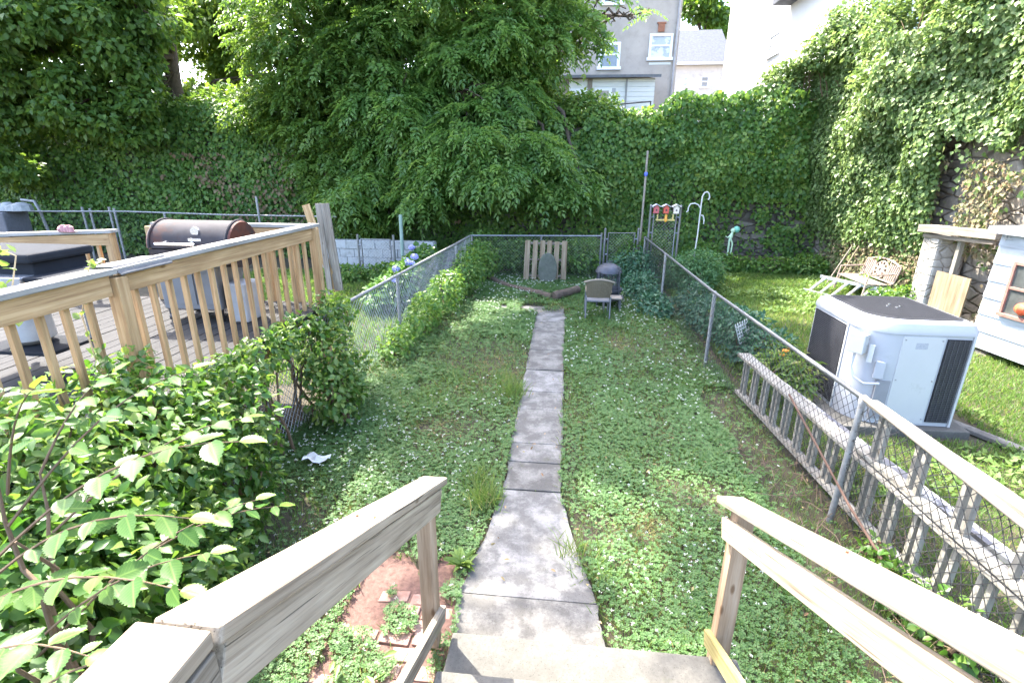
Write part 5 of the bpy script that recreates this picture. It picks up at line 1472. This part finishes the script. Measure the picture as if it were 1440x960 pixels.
# ================================================================== shrubs in the yards
# mid-left bright shrub in front of the deck
E4 = 1
shrub("climbing_shrub", "bright green shrub sprawling over the left fence below the deck rail", [
    (-2.62, 2.55, 1.10, .48, .75, .50), (-2.6, 3.3, .85, .40, .5, .50), (-2.45, 2.9, .55, .42, .6, .45), (-2.75, 1.9, 1.25, .5, .6, .5), (-2.72, 3.55, 1.12, .30, .5, .24), (-2.3, 2.2, .6, .45, .5, .5), (-2.9, 2.6, 1.42, .25, .6, .25), (-2.75, 4.3, 1.14, .20, .5, .16), (-2.84, 4.9, 1.16, .14, .5, .13)],
    13000, .068, L_shrub, .55, .42, tplt=tpl_leaf(), col=(.55, 1.0), hs=2.4)
shrub("climbing_shrub", "leafy bush growing through the left fence near the deck's end post", [
    (-2.60, 5.15, .80, .28, .45, .36), (-2.45, 4.95, .45, .28, .4, .34), (-2.78, 5.6, 1.12, .28, .4, .24), (-2.45, 5.5, .40, .25, .35, .3)], 2700, .07, L_shrub, .6, .46, tplt=tpl_leaf(), col=(.6, 1.0), hs=2.4)
shrub("fence_vine", "darker weeds and vines climbing the far stretch of the left fence", [
    (-2.45, 8.5, .35, .28, .8, .36), (-2.35, 10.0, .42, .32, 1.0, .42), (-2.25, 11.7, .5, .4, .9, .48), (-2.5, 7.2, .25, .22, .5, .25), (-2.2, 12.8, .55, .5, .5, .5)], 6000, .075, L_ivy, .75, .36, col=(.6, .7), hs=2)
# foreground serrated-leaf sapling with real branches
sp = thing("elm_sapling", "sapling in the near left corner with large serrated sunlit leaves on arching twigs", "sapling", (-1.75, 1.25, 0))
m = MB(); Lv = Leaves()
def twig(base, tip, n, size, sag=.06, col=.55):
    b, t = np.array(base, float), np.array(tip, float)
    pts = []
    for s in np.linspace(0, 1, 9):
        p = b + (t - b) * s; p[2] += .16 * np.linalg.norm(t - b) * math.sin(s * math.pi * .8) - sag * s * s
        pts.append(p)
    tube(m, pts, list(np.linspace(.006, .0015, 9)), 5)
    dd = unit((t - b)[None, :])[0]
    sd = np.cross(dd, (0, 0, 1)); sd /= np.linalg.norm(sd)
    for k in range(n):
        s = .22 + .78 * (k + .5) / n
        i = min(7, int(s * 8)); f = s * 8 - i
        p = pts[i] * (1 - f) + pts[i + 1] * f
        sg = 1 if k % 2 else -1
        a = unit((sd * sg * .85 + dd * .55 + np.array((0, 0, -.38)) + RNG.normal(size=3) * .18)[None, :])
        nn = unit((np.array((0, -.25, 1.0)) + sd * sg * .25 + RNG.normal(size=3) * .25)[None, :])
        L = size * (.5 + .5 * random.random()) * (1 - .35 * (s > .9))
        Lv.add(p[None, :], a, nn, L, L * .66, np.clip(col + .5 * (random.random() - .5) + .3 * (s > .92), 0, 1))
    Lv.add(pts[-1][None, :], dd[None, :] + np.array((0, 0, -.4)), np.array([[0, 0, 1.0]]), size * .7, size * .42, .95)
root = np.array((-1.75, 1.25, 0))
for e, r_ in (((-1.72, 1.18, 1.65), .016), ((-1.95, 1.35, 1.75), .014), ((-1.6, 1.0, 1.45), .012), ((-2.1, 1.6, 1.6), .012)):
    limbs(m, root, [(np.array(e), .004)], r_, .08, 8)
tw = [((-1.85, 1.2, 1.55), (-1.02, 1.36, 1.93), 11, .125), ((-1.9, 1.15, 1.45), (-1.08, 1.17, 1.78), 11, .125), ((-1.9, 1.05, 1.4), (-1.02, 1.02, 1.66), 12, .125), ((-1.8, .95, 1.3), (-1.15, .85, 1.62), 9, .12),
      ((-1.9, 1.3, 1.6), (-1.45, 1.75, 2.02), 9, .11), ((-2.0, 1.4, 1.65), (-1.75, 1.4, 2.1), 8, .11), ((-1.8, 1.1, 1.2), (-1.2, 1.35, 1.5), 10, .12), ((-1.85, 1.2, 1.1), (-1.25, 1.7, 1.45), 10, .115),
      ((-2.0, 1.5, 1.4), (-1.5, 2.1, 1.62), 10, .11), ((-1.9, 1.5, 1.1), (-1.35, 2.0, 1.2), 10, .11), ((-1.7, 1.1, .9), (-1.1, 1.5, 1.15), 9, .11), ((-1.8, 1.0, 1.05), (-1.15, 1.05, 1.38), 10, .12), ((-2.1, 1.6, 1.6), (-1.95, 1.9, 1.95), 8, .10), ((-1.75, .9, 1.5), (-1.35, .75, 1.85), 8, .12)]
for b_, t_, n_, s_ in tw: twig(b_, t_, n_, s_)
part(m, "branches", M_twig, sp, smooth=True)
Lv.build("leaves", tpl_serrate(), L_elm, sp)
shrub("undergrowth_shrub", "dense low shrub filling the gap under the near left sapling", [(-2.35, 1.9, .75, .42, .5, .6), (-2.2, 1.3, .65, .45, .6, .6), (-2.45, 2.5, .35, .32, .45, .33), (-2.3, 1.4, 1.0, .5, .6, .5), (-2.0, .8, .8, .5, .5, .6)], 8500, .075, L_shrub, .6, .34, tplt=tpl_leaf(), col=(.35, .9), hs=2)
# vine shoots on the deck rail
for k, (pa_, lab) in enumerate((([(-3.02, 2.35, 1.5), (-3.05, 2.45, 2.05), (-3.12, 2.62, 2.30), (-3.25, 2.55, 2.40)], "curling pale vine shoot reaching over the deck's top rail"),
                           ([(-2.92, 2.75, 1.4), (-3.0, 2.8, 1.9), (-3.0, 2.92, 2.16), (-3.03, 3.0, 2.22)], "short vine shoot peeping above the deck rail beside the black mat"))):
    t = thing("vine_shoot", lab, "vine", pa_[0])
    m = MB(); tube(m, pa_, [.006, .005, .004, .002], 6); part(m, "stem", plain("pale_shoot", (.42, .30, .16), .7), t, smooth=True)
    Lv = Leaves()
    pp = np.concatenate([np.array(pa_[i])[None, :] * (1 - s) + np.array(pa_[i + 1])[None, :] * s for i in range(3) for s in np.linspace(0, .95, 8)])
    simple_leaves(Lv, pp + RNG.normal(size=pp.shape) * .015, unit(RNG.normal(size=pp.shape)), .055, .6, .2, .6, (.9, .2))
    Lv.build("leaves", tpl_leaf(), L_shrub, t)
# hydrangea
hb = thing("hydrangea_bush", "hydrangea with round blue flower heads behind the left fence", "shrub", (-3.5, 10.8, 0))
Lv = Leaves(); P, D = blob_points([(-3.4, 10.6, .45, .45, .8, .45), (-3.3, 11.8, .55, .45, .8, .5), (-3.6, 9.9, .3, .4, .6, .35)], 3800, .4, .25, .4, 2)
simple_leaves(Lv, P, D, .11, .7, .3, .8, (.35, .5)); Lv.build("foliage", tpl_leaf(), L_ivy, hb)
m = MB()
for e in ((-3.4, 10.2, .5), (-3.3, 11.2, .6), (-3.5, 11.8, .6), (-3.3, 10.8, .5)): limbs(m, (-3.45, 10.8, 0), [(np.array(e), .004)], .012, .05, 4)
part(m, "stems", M_twig, hb)
for (px, py, Y, s) in ((557, 378, 10.2, .085), (573, 369, 10.5, .08), (579, 371, 10.55, .075), (583, 361, 11.0, .085), (579, 348, 11.6, .07), (555, 393, 9.8, .07), (571, 366, 10.7, .07)):
    Lv = Leaves(); c = W(px, py, Y); D = rdir(150); P = c + D * s * np.array((1, 1, .75))
    Lv.add(P, unit(np.cross(D, rdir(150))), D, .035, .035); Lv.build("flower_head", tpl_quad(), M_hydr, hb)
# ferny bush and others along the right fence
shrub("fern_bush", "feathery light green bush at the far end of the right fence", [(3.1, 12.3, .55, .5, .5, .5), (3.35, 12.7, .45, .5, .5, .45), (2.75, 12.6, .4, .4, .4, .4)], 5200, .085, L_fern, .35, .22, hs=2.5)
for lab, bls, n_ in (("low blue green plant behind the right fence next to the white lattice scrap", [(2.75, 7.7, .42, .35, .5, .42), (2.95, 7.1, .35, .35, .4, .35)], 1800),
                     ("low blue green plant behind the middle post of the right fence", [(2.75, 8.5, .35, .4, .5, .38), (2.6, 9.3, .3, .35, .5, .32)], 1800),
                     ("low blue green plant behind the right fence halfway to the fern bush", [(2.6, 10.4, .35, .35, .6, .35)], 1000)):
    shrub("blue_green_shrub", lab, bls, n_, .085, L_blue, .55, .28, hs=2.2)
shrub("marigold_patch", "leafy plants with orange blooms between the fence and the heat pump", [(2.85, 6.4, .3, .35, .5, .3), (3.0, 6.9, .32, .3, .4, .3)], 1500, .10, L_grass, .3, .2, hs=2)
m = MB()
for k in range(4): lathe(m, (2.85 + .06 * k, 6.55 + .07 * k, .52 + .03 * (k % 2)), [(0, -.02), (.035, 0), (.03, .02), (0, .03)], 8)
tag(m.build("orange_blooms", plain("orange_petal", (.62, .24, .03), .7), smooth=True), "small orange blooms above the plants by the heat pump", "flowers", kind="stuff")
shrub("weed_border", "clumpy dark weeds inside the right fence's far half", [(1.75, 11.6, .28, .4, .7, .3), (1.85, 10.3, .2, .35, .7, .22), (1.9, 12.9, .45, .4, .6, .45), (1.5, 13.0, .4, .4, .4, .45)], 3600, .075, L_blue, .7, .28, hs=2)
shrub("gate_bush", "dark bush growing over the metal gate at the lawn's end", [(1.6, 14.0, .55, .5, .5, .55), (2.2, 14.3, .6, .5, .5, .6), (.7, 14.1, .5, .5, .5, .5)], 5200, .085, L_ivy, .75, .25, hs=2, col=(.5, .6))
shrub("fence_hedge", "leafy tangle along the back fence left of the pallet", [(-1.7, 13.75, .45, .6, .45, .5), (-2.2, 14.2, .6, .6, .5, .6), (-1.2, 14.1, .5, .5, .5, .5), (.4, 14.0, .5, .5, .5, .5), (-.4, 14.5, .45, .7, .4, .45)], 8500, .085, L_ivy, .75, .25, hs=2, col=(.55, .6))
shrub("bed_plants", "shady leafy plants spilling over the back bed's stone edging", [(4.6, 15.0, .25, .6, .35, .28), (5.7, 14.95, .22, .7, .3, .25), (6.8, 15.0, .28, .6, .4, .3), (3.8, 15.2, .4, .5, .5, .4)], 5000, .09, L_ivy, .75, .25, hs=2, col=(.5, .6))
shrub("bench_weeds", "bright weeds around the garden bench's feet", [(6.9, 11.4, .22, .4, .5, .22), (7.1, 12.6, .22, .3, .6, .25), (6.95, 10.9, .3, .3, .3, .3)], 2600, .075, L_shrub, .7, .25, hs=2)
shrub("planter_weeds", "low dark plants in the strip before the block wall", [(-4.4, 12.6, .22, .8, .4, .24), (-5.6, 12.5, .2, .7, .4, .2), (-3.9, 12.2, .3, .4, .4, .3)], 3000, .09, L_ivy, .75, .25, hs=2)
shrub("fence_foot_weeds", "small bright weeds at the foot of the right fence under the balustrade", [(2.35, 3.05, .12, .18, .35, .16), (2.45, 2.6, .16, .2, .3, .2), (2.4, 3.4, .08, .15, .2, .1)], 520, .06, L_shrub, .7, .2, hs=2, tplt=tpl_leaf())

# ================================================================== lawns
def scatter(n, x0, x1, y0, y1, dens):
    X = RNG.uniform(x0, x1, n); Y = RNG.uniform(y0, y1, n)
    k = RNG.random(n) < np.clip(dens(X, Y), 0, 1)
    return X[k], Y[k]
def off_path(X, Y, mrg=.0):
    l_, r_ = path_edges(Y)
    on = (X > l_ - mrg) & (X < r_ + mrg) & (Y < 10.15)
    on |= (X > -1.3) & (X < .03) & (Y > 10.1) & (Y < 10.62) & (fbm(X * 3, Y * 3) > .35)
    on |= (X > -.6) & (X < 1.08) & (Y < 2.30)
    on |= (X < -.62) & (X > -1.35) & (Y < 2.85 + .35 * fbm(X * 3, Y * 2)) & (fbm(X * 2.7 + 5, Y * 2.7) > .33)
    return ~on
def bare(X, Y):
    f = fbm(X * .9 + 14, Y * .9 + 3)
    b = 1 - .4 * (f > .56) - .3 * (f > .64)
    b *= 1 - .92 * np.exp(-(((X + 2.2) / .55) ** 2 + ((Y - 3.35) / .45) ** 2))         # soil hollow by the left fence
    b *= 1 - .85 * ((X > 1.85 + .25 * (fbm(Y * 1.5, 2) - .5)) & (Y < 6.5))              # bare strip along the right fence
    b *= 1 - .6 * np.exp(-(((X - .16) / .14) ** 2)) * (Y < 5) * (vn(Y * 2.2, 4) > .35)
    for cx, cy, rx, ry in ((1.15, 5.5, .28, .75), (-.95, 6.9, .35, .6), (-1.5, 5.0, .35, .4), (1.0, 8.2, .3, .6), (.75, 3.6, .2, .3), (-.4, 11.0, .8, .35)):
        b *= 1 - .72 * np.exp(-(((X - cx) / rx) ** 2 + ((Y - cy) / ry) ** 2)) * (.5 + vn(X * 6, Y * 6))
    b = np.clip(b, .02, 1)
    b *= 1 - .5 * np.exp(-(((X + .62) / .14) ** 2)) * (Y < 7) * (vn(Y * 1.7, 9) > .4)
    return b
Lc = Leaves(); Lg = Leaves(); Lf = Leaves()
def clover(n, x0, x1, y0, y1, base=1.0):
    X, Y = scatter(n, x0, x1, y0, y1, lambda x, y: bare(x, y) * off_path(x, y, -.05 + .08 * vn(x * 9, y * 9)) * np.clip(.35 + 1.5 * (fbm(x * .8 + 2, y * .6 + 6) - .28), .15, 1) * (4.2 / np.maximum(y, 2.6)) ** .9)
    k = len(X); s = (.0205 + .0027 * np.maximum(Y - 3, 0)) * (.7 + .6 * RNG.random(k)) * base
    Z = .02 + .055 * fbm(X * 2.1, Y * 2.1) * RNG.random(k) ** .5 + .02
    P = np.stack([X, Y, Z], 1)
    Lc.add(P, np.stack([RNG.normal(size=k), RNG.normal(size=k), .12 * RNG.normal(size=k)], 1), unit(np.array((0, 0, 1.0)) + RNG.normal(size=(k, 3)) * .28), s * 1.15, s * 1.15, np.clip(.45 + .5 * (RNG.random(k) - .5) + .7 * (fbm(X * .7 + 9, Y * .7) - .5), 0, 1))
def blades(L_, n, x0, x1, y0, y1, dens, h=.075, w=.0055, dry=0.0, grow=.10):
    X, Y = scatter(n, x0, x1, y0, y1, dens)
    k = len(X); sc = 1 + grow * np.maximum(Y - 3, 0)
    P = np.stack([X, Y, np.full(k, -.01)], 1)
    A = unit(np.array((0, 0, 1.0)) + RNG.normal(size=(k, 3)) * np.array((.5, .5, .1)))
    C = np.clip(.38 + .45 * (RNG.random(k) - .5) + .5 * (fbm(X * .6, Y * .6 + 11) - .5) + dry * (RNG.random(k) < .12), 0, 1)
    L_.add(P, A, RNG.normal(size=(k, 3)) + np.array((0, -.3, .2)), h * (.6 + .8 * RNG.random(k)) * (1 + .25 * (sc - 1)), w * sc * (.7 + .6 * RNG.random(k)), C)
clover(270000, YL - .1, YR + .1, 1.9, 14.3)
def d_lawn(x, y): return bare(x, y) ** .6 * off_path(x, y) * np.clip(1.25 - 1.5 * (fbm(x * .8 + 2, y * .6 + 6) - .18), .25, 1) * (5.0 / np.maximum(y, 3.0)) ** .6
blades(Lg, 150000, YL, YR + .15, 1.9, 14.3, d_lawn, .085, .0052, .5)
# dry straw in the worn patches
for cx, cy, rx, ry in ((1.15, 5.5, .28, .75), (-.95, 6.9, .35, .6), (-1.5, 5.0, .35, .4), (1.0, 8.2, .3, .6), (.75, 3.6, .2, .3)):
    n = 420; X = cx + RNG.normal(size=n) * rx * .7; Y = cy + RNG.normal(size=n) * ry * .7
    Lg.add(np.stack([X, Y, np.full(n, .005)], 1), unit(np.stack([RNG.normal(size=n), RNG.normal(size=n), .45 * RNG.random(n)], 1)), RNG.normal(size=(n, 3)), .08 * (.5 + RNG.random(n)), .006, .85 + .15 * RNG.random(n))
# tufts
for (x, y, n, h) in ((-.62, 3.75, 220, .26), (-.60, 6.0, 260, .24), (.18, 3.2, 60, .24), (-.72, 4.05, 120, .2), (-1.55, 2.9, 160, .17), (.30, 3.0, 50, .2), (-.75, 6.4, 120, .2)):
    P = np.stack([x + RNG.normal(size=n) * .07, y + RNG.normal(size=n) * .09, np.zeros(n)], 1)
    A = unit(np.stack([RNG.normal(size=n) * .45, RNG.normal(size=n) * .45, np.ones(n)], 1))
    Lg.add(P, A, RNG.normal(size=(n, 3)), h * (.6 + .6 * RNG.random(n)), .0075, np.clip(.55 + .3 * RNG.normal(size=n) * .6, 0, 1))
for yj in joints[1:-1]:
    l_, r_ = path_edges(yj); n = 70
    X = l_ + (r_ - l_) * RNG.random(n) ** (2.2 if random.random() < .5 else .6); P = np.stack([X, yj + RNG.normal(size=n) * .006, np.full(n, -.02)], 1)
    kp = RNG.random(n) < np.clip(2.2 * (fbm(X * 6, yj) - .35), 0, 1)
    P = P[kp]; n = len(P)
    Lg.add(P, unit(np.stack([RNG.normal(size=n) * .6, RNG.normal(size=n) * .6, np.ones(n)], 1)), RNG.normal(size=(n, 3)), .05 * (.5 + RNG.random(n)), .006, .45)
blades(Lg, 52000, YL, YR + .15, 1.9, 7.0, lambda x, y: off_path(x, y, -.03) * np.clip(1.6 * (fbm(x * 1.1 + 7, y * 1.1 + 1) - .3), .05, 1) * bare(x, y) ** .5, .115, .005, .5)
tag(Lc.build("clover", tpl_clover(), L_clover), "green clover mat covering the middle lawn on both sides of the path", "clover", kind="stuff")
tag(Lg.build("grass", tpl_blade(), L_grass), "grass blades mixed through the clover of the middle lawn", "grass", kind="stuff")
X, Y = scatter(7500, YL, YR, 2.0, 13.5, lambda x, y: bare(x, y) * off_path(x, y) * np.clip(2.6 * (fbm(x * .55 + 21, y * .45 + 2) - .36), .02, 1) * (4.5 / np.maximum(y, 4.5)) ** .5)
k = len(X)
for j in range(7):
    D = rdir(k); D[:, 2] = np.abs(D[:, 2])
    P = np.stack([X, Y, .075 + .03 * fbm(X * 3, Y * 3)], 1) + D * .004
    Lf.add(P, unit(D + RNG.normal(size=(k, 3)) * .3), rdir(k), .012 + .0010 * np.maximum(Y - 3, 0), .009 + .0009 * np.maximum(Y - 3, 0))
tag(Lf.build("clover_flowers", tpl_quad(), M_flower), "tiny white clover flowers dotted over the lawn", "flowers", kind="stuff")
Ld = Leaves()
X, Y = scatter(1500, YL, 2.6, 1.6, 13.5, lambda x, y: np.clip(.25 + 1.2 * (fbm(x * .9, y * .9 + 40) - .4), .05, 1))
k = len(X); Ld.add(np.stack([X, Y, .045 + .03 * RNG.random(k)], 1), rdir(k) * np.array((1, 1, .25)), unit(np.array((0, 0, 1.0)) + RNG.normal(size=(k, 3)) * .35), .035 + .02 * RNG.random(k), .018)
tag(Ld.build("fallen_leaves", tpl_leaf(), leafmat("fallen_leaf", [(.17, .10, .05), (.26, .19, .10), (.22, .20, .08)], .2, .8)), "scattered brown fallen leaves on the lawn and path", "leaves", kind="stuff")
# neighbouring lawns
Ln = Leaves()
blades(Ln, 120000, 2.45, 7.6, 4.2, 15.2, lambda x, y: (5.0 / np.maximum(y, 4.5)) ** .5 * np.clip(.5 + fbm(x * .8, y * .8), 0, 1) * ~((x > 3.1) & (x < 4.8) & (y > 5.4) & (y < 7)), .07, .007, .35)
blades(Ln, 26000, 2.45, 7.6, 1.8, 4.4, lambda x, y: 1.0 + 0 * x, .07, .006, .35)
kk, n_ = len(Ln.P), 16000
X, Y = scatter(n_, 2.5, 7.4, 4.2, 15, lambda x, y: (fbm(x * .9 + 5, y * .9) > .5) * 1.0)
k = len(X)
Ln.add(np.stack([X, Y, .03 + .03 * RNG.random(k)], 1), np.stack([RNG.normal(size=k), RNG.normal(size=k), .2 + 0 * X], 1), unit(np.array((0, 0, 1.0)) + RNG.normal(size=(k, 3)) * .3), .06 + .003 * Y, .03 + .002 * Y, .5)
tag(Ln.build("grass", tpl_blade(), L_grass), "lush grass of the neighbouring yard right of the fence", "grass", kind="stuff")
Ln = Leaves()
blades(Ln, 42000, -8.5, -2.7, 6.0, 13.6, lambda x, y: .8 + 0 * x, .08, .011, .2)
tag(Ln.build("grass", tpl_blade(), L_grass), "shaded grass of the neighbouring yard left of the fence", "grass", kind="stuff")
# dandelion rosette
t = thing("dandelion", "bright green dandelion rosette beside the left stair post", "weed", (-.60, 2.95, 0))
Lv = Leaves(); n_ = 22; an = RNG.uniform(0, 6.28, n_)
P = np.tile(np.array((-.66, 2.98, .02)), (n_, 1)) + RNG.normal(size=(n_, 3)) * .008
Lv.add(P, np.stack([np.cos(an), np.sin(an), .5 + .4 * RNG.random(n_)], 1), np.array((0, 0, 1.0)) + RNG.normal(size=(n_, 3)) * .2, .15, .045, .85)
Lv.build("leaves", tpl_leaf(), L_shrub, t)
t = thing("seedling", "yellow green leafy seedling poking up under the left stair handrail", "weed", (-1.05, 1.75, 0))
Lv = Leaves(); n_ = 46; an = RNG.uniform(0, 6.28, n_)
P = np.array((-1.0, 1.85, .12)) + RNG.normal(size=(n_, 3)) * np.array((.13, .12, .06))
Lv.add(P, np.stack([np.cos(an), np.sin(an), .25 * RNG.random(n_)], 1), np.array((0, 0, 1.0)) + RNG.normal(size=(n_, 3)) * .3, .085, .035, .9)
Lv.build("leaves", tpl_leaf(), L_shrub, t)
# twigs and dead stems at the right fence foot
m = MB()
for _ in range(120):
    p = np.array((random.uniform(1.95, 2.75), random.uniform(2.4, 4.9), .03)); a = random.uniform(0, 6.28); l_ = random.uniform(.1, .4)
    tube(m, [p, p + np.array((math.cos(a) * l_ / 2, math.sin(a) * l_ / 2, random.uniform(.0, .10))), p + np.array((math.cos(a) * l_, math.sin(a) * l_, random.uniform(0, .05)))], .003, 4)
tag(m.build("dead_stems", plain("dead_stem", (.16, .11, .075), .9)), "brown dead stems and twigs tangled at the right fence's foot", "twigs", kind="stuff")
